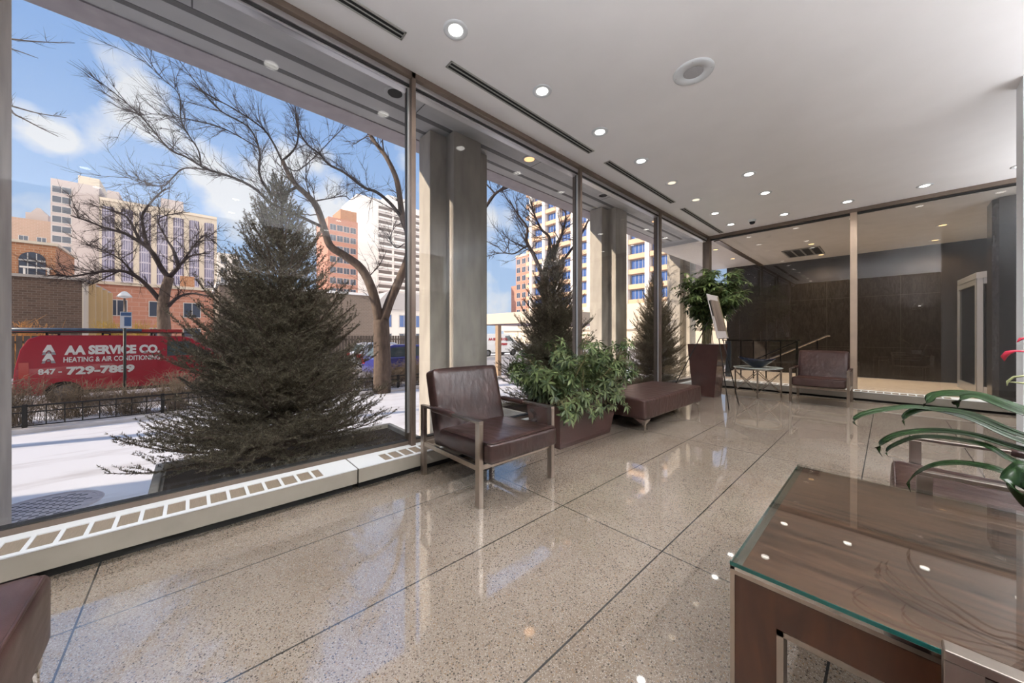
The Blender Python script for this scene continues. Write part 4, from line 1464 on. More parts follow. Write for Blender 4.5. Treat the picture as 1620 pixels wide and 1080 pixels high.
# ------------------------------------------------------------------ bare trees
class Tree:
    def __init__(s, seed, twig_len=1.0):
        s.g = random.Random(seed)
        s.trunk, s.twigs = MB(), MB()
    def limb(s, pts, r0, r1, n=7, big=False):
        # smooth the path
        P = [Vector(p) for p in pts]
        Q = []
        for i in range(len(P) - 1):
            p0, p1, p2, p3 = P[max(i - 1, 0)], P[i], P[i + 1], P[min(i + 2, len(P) - 1)]
            for t in (0, 0.25, 0.5, 0.75):
                Q.append(0.5 * ((2 * p1) + (p2 - p0) * t + (2 * p0 - 5 * p1 + 4 * p2 - p3) * t * t + (3 * p1 - p0 - 3 * p2 + p3) * t ** 3))
        Q.append(P[-1])
        k = len(Q)
        (s.trunk if big else s.twigs).tube(Q, [r0 + (r1 - r0) * (i / (k - 1)) ** 0.8 for i in range(k)], n)
        return Q
    def sprout(s, path, n, L_, r, lvl=2, bias=(0, 0, 0.4), start=0.2, spread=0.9):
        g = s.g
        for _ in range(n):
            i = int((start + (1 - start) * g.random()) * (len(path) - 2))
            p = path[i].copy()
            d0 = (path[i + 1] - path[i]).normalized()
            d = (d0 + Vector((g.gauss(0, 1), g.gauss(0, 1), g.gauss(0, 1))) * spread * 0.6 + Vector(bias)).normalized()
            LL = L_ * g.uniform(0.5, 1.2)
            m = max(3, int(LL / 0.16))
            m = min(m, 9)
            pts = [p]
            for k in range(m):
                d = (d + Vector((g.gauss(0, 0.17), g.gauss(0, 0.17), g.gauss(0.02, 0.17)))).normalized()
                pts.append(pts[-1] + d * LL / m)
            s.twigs.tube(pts, [r * (1 - 0.75 * k / m) for k in range(m + 1)], 3 if lvl < 2 else 4, cap=False)
            if lvl > 0:
                s.sprout(pts, {3: 5, 2: 5, 1: 4}[lvl], LL * 0.55, r * 0.5, lvl - 1, (bias[0] * .5, bias[1] * .5, bias[2] * .5), 0.2, spread)
    def done(s, label, base, group=None):
        root = thing('bare_tree', label, 'tree', base, 0, group)
        for mb, nm, m in ((s.trunk, 'trunk', M_bark), (s.twigs, 'branches', M_twig)):
            if mb.v:
                mb.v = [(v[0] - base[0], v[1] - base[1], v[2] - base[2]) for v in mb.v]
                mb.build(nm, m, root, smooth=True)
        return root

def PX(lst): return [at(*p) for p in lst]
T = Tree(5)
base = at(604, 622, 11.5)
trunk = T.limb([Vector((base.x, base.y, GZ))] + PX([(605, 580, 11.5), (604, 540, 11.5), (603, 506, 11.5)]), 0.29, 0.25, 12, True)
lf = T.limb(PX([(601, 512, 11.5), (590, 462, 11.4), (572, 425, 11.3), (545, 404, 11.1), (522, 388, 11.0), (512, 358, 11.0), (500, 325, 10.9), (484, 307, 10.8), (468, 292, 10.7), (455, 272, 10.6), (447, 254, 10.5)]), 0.17, 0.055, 9, True)
rf = T.limb(PX([(605, 512, 11.5), (617, 476, 11.6), (633, 440, 11.7), (646, 405, 11.8), (646, 370, 11.8), (637, 345, 11.8), (630, 295, 11.9), (622, 270, 12), (608, 244, 12.1), (588, 218, 12.2), (575, 190, 12.3), (567, 165, 12.4)]), 0.17, 0.045, 9, True)
T.sprout(rf, 12, 1.5, 0.02, 2, (-0.2, -0.1, 0.3), 0.4)
limbs = [
 ([(512, 360, 11), (470, 340, 10.6), (430, 322, 10.3), (404, 299, 10), (372, 282, 9.8), (328, 268, 9.5), (314, 260, 9.4), (292, 247, 9.2), (274, 240, 9.1), (257, 224, 9), (223, 184, 8.8), (181, 147, 8.6), (150, 124, 8.4)], 0.075, 0.012, 22),
 ([(470, 295, 10.7), (440, 310, 10.4), (421, 297, 10.3), (410, 272, 10.2), (411, 240, 10.1), (394, 202, 10), (350, 176, 9.7), (323, 147, 9.5), (277, 87, 9.2)], 0.07, 0.010, 20),
 ([(318, 262, 9.4), (314, 238, 9.3), (298, 213, 9.2), (286, 187, 9.1), (283, 149, 9.0), (250, 118, 8.8), (217, 82, 8.6)], 0.03, 0.008, 16),
 ([(330, 269, 9.5), (292, 266, 9.5), (274, 280, 9.6), (262, 292, 9.7), (239, 293, 9.7), (210, 284, 9.7), (182, 272, 9.7)], 0.03, 0.008, 14),
 ([(447, 256, 10.5), (430, 222, 10.3), (412, 200, 10.1), (370, 172, 9.9), (328, 149, 9.7), (303, 128, 9.5)], 0.05, 0.010, 18),
 ([(412, 236, 10.1), (375, 214, 10), (340, 198, 9.8), (288, 187, 9.6), (240, 180, 9.4), (194, 190, 9.2)], 0.028, 0.007, 16),
 ([(447, 254, 10.5), (468, 232, 10.5), (472, 200, 10.6), (466, 165, 10.6), (458, 135, 10.7)], 0.05, 0.010, 16),
 ([(636, 345, 11.8), (618, 322, 11.6), (596, 304, 11.5), (575, 296, 11.4), (545, 273, 11.2), (520, 260, 11.1), (505, 243, 11), (486, 228, 10.9), (472, 205, 10.8), (468, 180, 10.7)], 0.085, 0.02, 16),
 ([(498, 318, 10.9), (520, 314, 11), (545, 310, 11), (556, 316, 11.1), (575, 304, 11.2), (600, 300, 11.3)], 0.035, 0.008, 8),
 ([(452, 262, 10.5), (470, 270, 10.6), (500, 246, 10.7), (540, 205, 10.8), (570, 182, 11)], 0.03, 0.008, 12),
 ([(608, 244, 12.1), (605, 222, 12.1), (607, 205, 12.1), (590, 203, 12.1), (580, 215, 12.1)], 0.04, 0.02, 5),
 ([(640, 385, 11.8), (628, 392, 11.8), (618, 380, 11.8), (624, 360, 11.8), (640, 350, 11.8)], 0.035, 0.012, 8),
 ([(600, 500, 11.5), (592, 470, 11.8), (584, 440, 12), (600, 420, 12), (612, 395, 12.2)], 0.05, 0.012, 12),
]
for pth, r0, r1, n in limbs:
    q = T.limb(PX(pth), r0 * 0.72, r1 * 0.8, 6)
    T.sprout(q, int(n * 1.7), 1.0, max(0.008, r0 * 0.14), 2, (0.0, -0.28, 0.32), 0.18)
T.sprout(lf, 10, 1.3, 0.02, 2, (0, -0.2, 0.4), 0.5)
T.done('tall bare tree with forked trunk whose branches spread over the left window', (base.x, base.y, GZ))

T = Tree(9)
b = at(262, 530, 20.0)
tk = T.limb([Vector((b.x, b.y, GZ))] + PX([(260, 520, 20), (258, 490, 20), (261, 462, 20), (268, 438, 20)]), 0.33, 0.22, 10, True)
for pth, r0, r1, n in [
 ([(268, 440, 20), (256, 425, 20), (240, 398, 19.8), (222, 383, 19.6), (195, 368, 19.3), (170, 362, 19), (140, 350, 18.6), (112, 341, 18.3)], 0.17, 0.03, 22),
 ([(268, 438, 20), (280, 425, 20), (288, 415, 20.2), (304, 404, 20.3), (332, 400, 20.5)], 0.14, 0.03, 14),
 ([(250, 415, 20), (234, 388, 20.2), (227, 362, 20.4), (226, 338, 20.6), (246, 312, 20.8), (262, 298, 21)], 0.12, 0.03, 20),
 ([(222, 383, 19.6), (202, 345, 19.6), (175, 332, 19.6), (128, 320, 19.6)], 0.08, 0.02, 16),
 ([(257, 480, 20), (236, 455, 19.6), (214, 436, 19.2), (190, 428, 18.8), (150, 431, 18.2), (112, 437, 17.8), (88, 433, 17.5)], 0.14, 0.03, 20),
 ([(266, 484, 20), (282, 470, 20), (305, 464, 20), (336, 470, 20)], 0.12, 0.03, 8),
 ([(282, 420, 20), (274, 395, 20.5), (262, 375, 21), (252, 345, 21.5), (300, 335, 21.6)], 0.10, 0.02, 16),
 ([(214, 436, 19.2), (190, 410, 19), (160, 395, 19), (128, 385, 19)], 0.06, 0.02, 14),
 ([(288, 415, 20.2), (310, 385, 20.4), (325, 372, 20.6), (340, 385, 20.8)], 0.06, 0.02, 14),
 ([(190, 428, 18.8), (165, 440, 18.6), (140, 452, 18.4)], 0.05, 0.02, 8)]:
    q = T.limb(PX(pth), r0, r1, 6)
    T.sprout(q, int(n * 1.5), 1.5, 0.022, 2, (0, 0, 0.25), 0.15, 1.0)
T.done('broad flat-crowned bare tree across the street behind the red van', (b.x, b.y, GZ))

T = Tree(21)
b = at(868, 560, 11.6)
tk = T.limb([Vector((b.x, b.y, GZ))] + PX([(868, 520, 11.6), (864, 470, 11.6), (860, 430, 11.5)]), 0.22, 0.14, 9, True)
for pth, r0, r1, n in [
 ([(860, 440, 11.5), (845, 405, 11.4), (833, 382, 11.4), (834, 360, 11.3), (818, 338, 11.2), (806, 316, 11.1)], 0.08, 0.015, 12),
 ([(846, 402, 11.4), (834, 390, 11.4), (814, 401, 11.2), (798, 400, 11.1), (784, 401, 11.0)], 0.04, 0.01, 10),
 ([(862, 430, 11.5), (870, 380, 11.7), (856, 362, 11.7), (845, 338, 11.8), (838, 312, 11.8)], 0.07, 0.015, 12),
 ([(862, 425, 11.5), (885, 380, 11.8), (895, 345, 12.0), (892, 318, 12.0)], 0.07, 0.015, 12),
 ([(864, 440, 11.5), (900, 400, 12.0), (930, 350, 12.3), (940, 300, 12.5)], 0.06, 0.015, 8)]:
    q = T.limb(PX(pth), r0, r1, 6)
    T.sprout(q, n, 1.2, 0.016, 2, (0, 0, 0.3), 0.15, 1.0)
T.done('bare tree behind the spruce outside the second window', (b.x, b.y, GZ))

# the right part of the forked tree's crown, seen past the first column, belongs to a second street tree
T = Tree(33)
b = at(716, 560, 12.5)
T.limb([Vector((b.x, b.y, GZ))] + PX([(716, 500, 12.5), (720, 420, 12.4), (735, 365, 12.3), (764, 336, 12.2)]), 0.17, 0.09, 8, True)
for pth, r0, r1, n in [
 ([(760, 340, 12.2), (772, 322, 12.1), (784, 306, 12), (795, 300, 12), (812, 295, 12), (826, 299, 12), (842, 305, 12)], 0.07, 0.012, 12),
 ([(784, 306, 12), (796, 296, 12), (799, 282, 12.1)], 0.05, 0.02, 4),
 ([(784, 307, 12), (770, 292, 12), (763, 286, 12), (776, 278, 12), (786, 276, 12)], 0.03, 0.01, 8),
 ([(735, 365, 12.3), (715, 330, 12.3), (700, 290, 12.3)], 0.05, 0.015, 8)]:
    q = T.limb(PX(pth), r0, r1, 6)
    T.sprout(q, n, 0.9, 0.012, 2, (0.2, 0, 0.1), 0.15, 1.0)
T.done('bare tree behind the first concrete column with a branch in the sky gap', (b.x, b.y, GZ))

T = Tree(41)
b = Vector((-12.4, -8.6, GZ))
T.limb([b, b + Vector((0.1, 0.1, 2.5)), b + Vector((0.1, 0.3, 5))], 0.2, 0.12, 8, True)
top = b + Vector((0.1, 0.3, 5))
for pth in ([(-20, 55, 9.2), (20, 62, 9.0), (60, 66, 8.9), (118, 68, 8.7)], [(-20, 70, 9), (20, 78, 8.9), (60, 92, 8.8)],
            [(-20, 158, 9), (20, 168, 8.9), (60, 179, 8.8), (105, 186, 8.6)], [(-20, 165, 9), (25, 182, 8.9), (60, 200, 8.8), (92, 216, 8.7)]):
    q = PX(pth)
    q = T.limb([top.lerp(q[0], t) for t in (0, 0.5)] + q, 0.05, 0.006, 5)
    T.sprout(q, 5, 0.5, 0.006, 1, (0, 0.2, 0.1), 0.5, 0.8)
T.done('bare tree whose thin twigs enter at the left edge of the sky', tuple(b))

T = Tree(52)
for k, (px, py, dd, ht) in enumerate([(60, 520, 24, 3.2), (150, 515, 30, 4.5)]):
    pass
def street_bush(px, depth, w, h, label, m, seed):
    g = random.Random(seed)
    b = at(px, 530, depth)
    t = thing('bare_shrub', label, 'shrub', (b.x, b.y, GZ))
    mb = MB()
    for i in range(150):
        a = g.uniform(0, 2 * PI)
        d = Vector((math.cos(a) * w * g.random(), math.sin(a) * w * g.random(), h * g.uniform(0.5, 1.1)))
        p1 = d * 0.5 + Vector((g.gauss(0, .1), g.gauss(0, .1), 0.1)) * w
        mb.tube([(0, 0, 0), p1, d], [0.02, 0.014, 0.006], 3, cap=False)
        for k in range(4):
            q = p1.lerp(d, g.random())
            mb.tube([q, q + Vector((g.gauss(0, .25), g.gauss(0, .25), g.gauss(0.1, .2))) * w * 0.8], [0.010, 0.005], 3, cap=False)
    mb.build('twig_mass', m, t)
M_orange = plain('orange_twigs', (0.55, 0.28, 0.10), 0.9, var=0.3, vscale=2)
M_yellow = plain('yellow_twigs', (0.50, 0.34, 0.08), 0.9, var=0.3, vscale=2)
street_bush(40, 18.2, 1.3, 2.4, 'orange brown leafless shrub before the brick wall at the far left', M_orange, 3)
street_bush(176, 20.6, 1.0, 2.6, 'yellowish shrub before the sunny pier wall across the street', M_yellow, 4)
street_bush(218, 20.0, 1.0, 2.5, 'golden brown shrub behind the street sign across the street', M_yellow, 6)

# ------------------------------------------------------------------ low fence and dry hedge along the walk
t = thing('low_fence', 'low dark metal picket fence between the snowy walk and the planting bed', 'fence', (-11.60, 0, GZ))
n_post = 0
MB().box(-0.02, 0.02, -6.5, 9.0, 0.48, 0.51).build('top_rail', M_black, t)
MB().box(-0.015, 0.015, -6.5, 9.0, 0.36, 0.38).build('mid_rail', M_black, t)
MB().box(-0.015, 0.015, -6.5, 9.0, 0.09, 0.11).build('bottom_rail', M_black, t)
y = -6.4
pk = MB().box(-0.008, 0.008, -0.008, 0.008, 0.09, 0.49).build('picket', M_black, t)
pk.location = (0, -5.0, 0)
ps = MB().box(-0.03, 0.03, -0.03, 0.03, 0.0, 0.53).build('post', M_black, t)
ps.location = (0, -6.3, 0)
k = 1
y = -5.0 + 0.235
while y < 9.0:
    c = pk.copy(); C.objects.link(c); c.location = (0, y, 0)
    y += 0.235
    k += 1
y = -6.3 + 1.93
while y < 9.1:
    c = ps.copy(); C.objects.link(c); c.location = (0, y, 0)
    y += 1.93

def make_hedge_plant(seed):
    g = random.Random(seed)
    t = empty('dry_shrub')
    mb = MB()
    for i in range(190):
        p = Vector((g.gauss(0, 0.14), g.gauss(0, 0.22), 0))
        d = Vector((g.gauss(0, 0.30), g.gauss(0, 0.42), g.uniform(0.45, 1.02)))
        q = p + d
        mid = p + d * 0.5 + Vector((g.gauss(0, 0.04), g.gauss(0, 0.04), 0.05))
        mb.tube([p, mid, q], [0.0055, 0.004, 0.002], 3, cap=False)
        for k in range(4):
            a = mid.lerp(q, g.random())
            mb.tube([a, a + Vector((g.gauss(0, .12), g.gauss(0, .12), g.gauss(0.05, .08)))], [0.003, 0.0015], 3, cap=False)
    mb.build('twig_mass', M_drytwig, t)
    return t
hp = make_hedge_plant(2)
ypos = [-3.6 + 0.82 * i for i in range(15)]
where = ['behind the tail of the red van', 'second from the left pillar', 'third from the left pillar', 'left of the sign post', 'at the sign post', 'right of the sign post', 'before the front of the red van']
for i, y in enumerate(ypos):
    o = hp if i == 0 else copy_tree(hp)
    o.location = (-12.55 + 0.2 * math.sin(i * 2.3), y, GZ)
    o.rotation_euler = (0, 0, i * 1.9)
    o.scale = (1, 1, 0.9 + 0.15 * math.sin(i * 1.7))
    tag(o, ('dry brown leafless shrub behind the low fence, ' + where[i]) if i < 7 else 'dry brown leafless shrub behind the low fence, hidden by the large spruce', 'shrub', 'dry hedge shrubs' if i < 7 else 'hidden dry hedge shrubs')

# manhole cover
t = thing('manhole_cover', 'round iron grate cover in the snowy walk at the lower left', 'manhole cover', (-6.26, -1.22, GZ))
t.location.x = -6.30
MB().lathe([(0.001, 0.006), (0.40, 0.006), (0.40, 0.010), (0.44, 0.010), (0.455, 0.0)], 48).build('cover_plate', plain('frosted_iron', (0.52, 0.47, 0.48), 0.6, var=0.15, vscale=20), t)
sl = MB()
for i in range(-6, 7):
    for j in range(-3, 4):
        x, y = i * 0.058, j * 0.11 + (0.055 if i % 2 else 0)
        if x * x + y * y < 0.34 ** 2: sl.box(x - 0.009, x + 0.009, y - 0.032, y + 0.032, 0.0055, 0.0075)
sl.build('slots', M_dark, t)

# ------------------------------------------------------------------ vehicles
def text(name, body, size, m, parent, loc, rot=(PI / 2, 0, PI / 2), sx=1.0, bold=0.0, width=None, ext=0.004, align='LEFT'):
    cu = bpy.data.curves.new(name, 'FONT')
    cu.body, cu.size, cu.extrude, cu.offset, cu.align_x = body, size, ext, bold, align
    cu.resolution_u = 3
    ob = bpy.data.objects.new(name + '_src', cu)
    C.objects.link(ob)
    bpy.context.view_layer.update()
    me = bpy.data.meshes.new_from_object(ob.evaluated_get(bpy.context.evaluated_depsgraph_get()))
    C.objects.unlink(ob)
    bpy.data.objects.remove(ob)
    xs_ = [v.co.x for v in me.vertices]
    if width:
        k = width / (max(xs_) - min(xs_))
        for v in me.vertices: v.co.x = (v.co.x - min(xs_)) * k
    me.materials.clear()
    me.materials.append(m)
    o = bpy.data.objects.new(name, me)
    o.location, o.rotation_euler, o.parent = loc, rot, parent
    C.objects.link(o)
    return o

def loft(sections, name, m, parent):
    """sections: list of (y, [(x,z)...]) with equal counts, closed rings"""
    mb = MB()
    n = len(sections[0][1])
    vs = [(x, y, z) for y, ring in sections for x, z in ring]
    fs = [(i * n + k, i * n + (k + 1) % n, (i + 1) * n + (k + 1) % n, (i + 1) * n + k) for i in range(len(sections) - 1) for k in range(n)]
    fs += [tuple(range(n)), tuple((len(sections) - 1) * n + k for k in range(n))]
    mb.add(vs, fs)
    return mb.build(name, m, parent, smooth=False, bevel=0.02, seg=2)

M_tyre = plain('tyre_rubber', (0.02, 0.02, 0.02), 0.8)
M_hub = plain('wheel_hub', (0.16, 0.16, 0.17), 0.45, metal=0.6)
M_carglass = plain('car_glass', (0.06, 0.09, 0.10), 0.05, spec=0.8)
def wheel(parent, x, y, r, w=0.22, s=1):
    M = Matrix.Translation((x, y, r)) @ Matrix.Rotation(PI / 2, 4, 'Y')
    o = MB().lathe([(r * 0.62, -w / 2), (r * 0.94, -w / 2), (r, -w / 2 + 0.03), (r, w / 2 - 0.03), (r * 0.94, w / 2), (r * 0.62, w / 2), (r * 0.62, -w / 2)], 28, M=M).build('wheel', M_tyre, parent, smooth=True)
    MB().lathe([(0.001, -w / 2 + 0.02), (r * 0.2, -w / 2 + 0.02), (r * 0.5, -w / 2 + 0.05), (r * 0.63, -w / 2 + 0.02), (r * 0.63, w / 2 - 0.02), (r * 0.5, w / 2 - 0.05), (r * 0.2, w / 2 - 0.02), (0.001, w / 2 - 0.02)], 20, M=M).build('hub', M_hub, o, smooth=True)

def make_van(body_m, Lv, Hv, Wv, name='van'):
    """van along +y, origin on the ground under its rear-centre; +x side faces the lobby"""
    t = empty(name)
    prof = [(0.0, 0.34), (0.0, 0.55), (0.03, 1.0), (0.10, Hv * 0.80), (0.22, Hv * 0.95), (0.42, Hv), (Lv * 0.40, Hv), (Lv * 0.68, Hv * 0.985), (Lv * 0.72, Hv * 0.95),
            (Lv * 0.865, Hv * 0.66), (Lv * 0.955, Hv * 0.54), (Lv * 0.985, Hv * 0.47), (Lv, Hv * 0.38), (Lv, 0.30), (Lv * 0.97, 0.25)]
    wr, fw = Lv * 0.175, Lv * 0.80
    R = 0.36
    arch = lambda c: [(c + R * math.cos(a), 0.27 + R * math.sin(a)) for a in np.linspace(0.0, PI, 11)]
    prof += arch(fw) + arch(wr)
    hw = Wv / 2
    mb = MB()
    n = len(prof)
    def inset(z): return hw - (0.0 if z < Hv * 0.55 else (z - Hv * 0.55) / (Hv * 0.45) * 0.14)
    vs = [(-inset(z), y, z) for y, z in prof] + [(inset(z), y, z) for y, z in prof]
    mb.add(vs, [tuple(range(n)), tuple(range(2 * n - 1, n - 1, -1))] + [(i, (i + 1) % n, (i + 1) % n + n, i + n) for i in range(n)])
    mb.build('body', body_m, t, bevel=0.025, seg=2)
    for sx in (-1, 1):
        wheel(t, sx * (hw - 0.13), wr, 0.33)
        wheel(t, sx * (hw - 0.13), fw, 0.33)
        # cab side window following the raked pillar
        g = MB()
        q = [(Lv * 0.60, Hv * 0.66), (Lv * 0.60, Hv * 0.90), (Lv * 0.70, Hv * 0.90), (Lv * 0.83, Hv * 0.67)]
        xo = lambda z, e: sx * (inset(z) + e)
        g.add([(xo(z, 0.004), y, z) for y, z in q] + [(xo(z, -0.01), y, z) for y, z in q], [(0, 1, 2, 3), (7, 6, 5, 4), (0, 4, 5, 1), (1, 5, 6, 2), (2, 6, 7, 3), (3, 7, 4, 0)])
        g.build('side_window', M_carglass, t)
        g = MB()
        g.box(sx * (inset(0.9)) - 0.004, sx * (inset(0.9)) + 0.004 + 0.0 * sx, 0.10, 0.26, Hv * 0.40, Hv * 0.62)
        g.build('tail_lamp', plain('tail_lamp', (0.55, 0.06, 0.05), 0.2), t)
        MB().box(sx * hw - 0.02, sx * hw + 0.015, Lv * 0.25, Lv * 0.72, 0.28, 0.36).build('sill_trim', M_black, t)
        MB().lathe([(0.001, -0.06), (0.05, -0.05), (0.06, 0.0), (0.05, 0.05), (0.001, 0.06)], 12, (sx * (hw + 0.07), Lv * 0.76, Hv * 0.64)).build('side_mirror', M_black, t, smooth=True)
    g = MB()
    y0, z0, y1, z1 = Lv * 0.735, Hv * 0.92, Lv * 0.858, Hv * 0.675
    e = Vector((0, 0.010, 0.006))
    w0, w1 = inset(z0) - 0.05, inset(z1) - 0.05
    vs = [Vector((-w0, y0, z0)), Vector((w0, y0, z0)), Vector((w1, y1, z1)), Vector((-w1, y1, z1))]
    g.add([v + e for v in vs] + [v - e for v in vs], [(0, 1, 2, 3), (7, 6, 5, 4), (0, 4, 5, 1), (1, 5, 6, 2), (2, 6, 7, 3), (3, 7, 4, 0)])
    g.build('windshield', M_carglass, t)
    MB().box(-hw + 0.08, hw - 0.08, Lv - 0.01, Lv + 0.07, 0.28, 0.52).build('front_bumper', M_black, t, bevel=0.02)
    MB().box(-hw + 0.05, hw - 0.05, -0.07, 0.01, 0.34, 0.52).build('rear_bumper', M_black, t, bevel=0.02)
    for sx in (-1, 1):
        MB().box(sx * (hw - 0.16) - 0.12, sx * (hw - 0.16) + 0.12, Lv - 0.14, Lv - 0.02, Hv * 0.40, Hv * 0.50).build('headlamp', plain('headlamp', (0.75, 0.75, 0.72), 0.1), t, bevel=0.02)
    return t

VX = -15.38
M_vanred = plain('van_red', (0.42, 0.012, 0.035), 0.30, coat=0.5)
Lv, Hv, Wv = 4.75, 1.90, 1.72
van = make_van(M_vanred, Lv, Hv, Wv)
van.location = (VX - Wv / 2, -3.43, GZ)
tag(van, 'red service van with white lettering parked at the kerb behind the hedge', 'van')
M_letter = plain('white_lettering', (0.85, 0.85, 0.84), 0.5)
M_letter2 = plain('grey_lettering', (0.36, 0.37, 0.40), 0.5)
def vz(py, px, x=VX):
    r = ray(px, py); k = x / r.x
    return r.y * k - (-3.43), EYE + r.z * k - GZ
def side_text(name, body, px0, px1, pyb, size, bold, m=None, xoff=0.0, yoff=0):
    y0, z0 = vz(pyb, px0)
    y1, _ = vz(pyb, px1)
    xo = Wv / 2 + 0.006 - (0.0 if z0 < Hv * 0.55 else (z0 - Hv * 0.55) / (Hv * 0.45) * 0.14)
    lean = math.atan2(0.14, Hv * 0.45) if z0 > Hv * 0.52 else 0.0
    o = text(name, body, size, m or M_letter, van, (xo, y0, z0), rot=(PI / 2 , 0, PI / 2), bold=bold, width=y1 - y0)
    o.rotation_euler = Euler((PI / 2 - lean, 0, PI / 2))
    return o
side_text('lettering', 'AA SERVICE CO.', 101, 253, 560.5, 0.33, 0.018)
side_text('lettering', 'HEATING & AIR CONDITIONING', 100, 253, 573, 0.20, 0.004)
side_text('lettering', '847 -', 60, 98, 592.5, 0.20, 0.007)
side_text('lettering', '729-7889', 105, 213, 592.0, 0.28, 0.014)
def logo(pyb, px0, px1):
    y0, z0 = vz(pyb, px0); y1, _ = vz(pyb, px1)
    w, h = y1 - y0, 0.27
    xo = Wv / 2 + 0.006 - (0.0 if z0 < Hv * 0.55 else (z0 - Hv * 0.55) / (Hv * 0.45) * 0.14)
    lean = math.atan2(0.14, Hv * 0.45) if z0 > Hv * 0.5 else 0
    a = MB().prism([(w * 0.04, 0.07), (w * 0.36, h), (w * 0.64, h), (w * 0.96, 0.07), (w * 0.70, 0.07), (w * 0.60, 0.12), (w * 0.42, 0.12), (w * 0.30, 0.07)], 'x', 0, 0.004)
    a.build('logo_letter', M_letter, van, loc=(xo, y0, z0), rot=(0, -lean, 0))
    b_ = MB().prism([(0.0, 0.0), (w * 0.12, 0.065), (w * 0.30, 0.065), (w * 0.26, 0.0)], 'x', 0, 0.004).prism([(w * 0.40, 0.045), (w * 0.42, 0.09), (w * 0.62, 0.09), (w * 0.60, 0.045)], 'x', 0, 0.0042).prism([(w * 0.72, 0.0), (w * 0.68, 0.065), (w * 0.96, 0.065), (w * 1.05, 0.0)], 'x', 0, 0.004)
    b_.build('logo_letter', M_letter2, van, loc=(xo, y0, z0), rot=(0, -lean, 0))
logo(561.5, 65, 87)
logo(575.0, 65, 87)
# roof rack, ladder and pipe tube
rk = MB()
for y in (0.5, 1.5, 2.5, 3.2):
    rk.bar((-0.62, y, Hv + 0.06), (0.62, y, Hv + 0.06), 0.035).bar((0.60, y, Hv - 0.03), (0.60, y, Hv + 0.07), 0.04).bar((-0.60, y, Hv - 0.03), (-0.60, y, Hv + 0.07), 0.04)
rk.bar((0.62, -0.3, Hv + 0.08), (0.62, 3.55, Hv + 0.08), 0.03).bar((-0.62, -0.3, Hv + 0.08), (-0.62, 3.55, Hv + 0.08), 0.03)
rk.build('roof_rack', M_black, van)
t = thing('ladder', 'red ladder carried on the roof rack of the red van', 'ladder', (VX - Wv / 2 + 0.30, -3.6, GZ + Hv + 0.10))
M_redl = plain('ladder_red', (0.50, 0.03, 0.04), 0.4)
for x in (-0.2, 0.2):
    MB().box(x - 0.015, x + 0.015, 0, 3.35, 0.0, 0.09).build('side_rail', M_redl, t)
for k in range(11):
    MB().bar((-0.19, 0.15 + 0.3 * k, 0.045), (0.19, 0.15 + 0.3 * k, 0.045), 0.03).build('rung', M_alum, t)
t = thing('pipe_tube', 'long blue grey pipe tube on the near side of the red van roof', 'pipe', (VX - Wv / 2 + 0.55, -3.75, GZ + Hv + 0.155))
MB().tube([(0, 0, 0), (0, 2.6, 0)], 0.05, 12).build('tube', plain('pipe_blue', (0.06, 0.10, 0.16), 0.4, var=0.4, vscale=3), t, smooth=True)

van2 = make_van(plain('van_white', (0.78, 0.78, 0.80), 0.3), 4.9, 2.05, 1.8)
van2.location = (-24.9, 18.45, GZ)
tag(van2, 'white service van with red lettering far down the street', 'van')
M_rl = plain('red_lettering', (0.45, 0.02, 0.03), 0.5)
def st2(body, y0, w, z, size, bold):
    xo = 0.9 + 0.008 - (0.0 if z < 1.13 else (z - 1.13) / 0.92 * 0.14)
    text('lettering', body, size, M_rl, van2, (xo + 0.01, y0, z), bold=bold, width=w, rot=(PI / 2, 0, PI / 2))
st2('AA SERVICE CO.', 0.9, 2.3, 1.45, 0.30, 0.016)
st2('729-7889', 1.6, 1.5, 1.0, 0.26, 0.014)

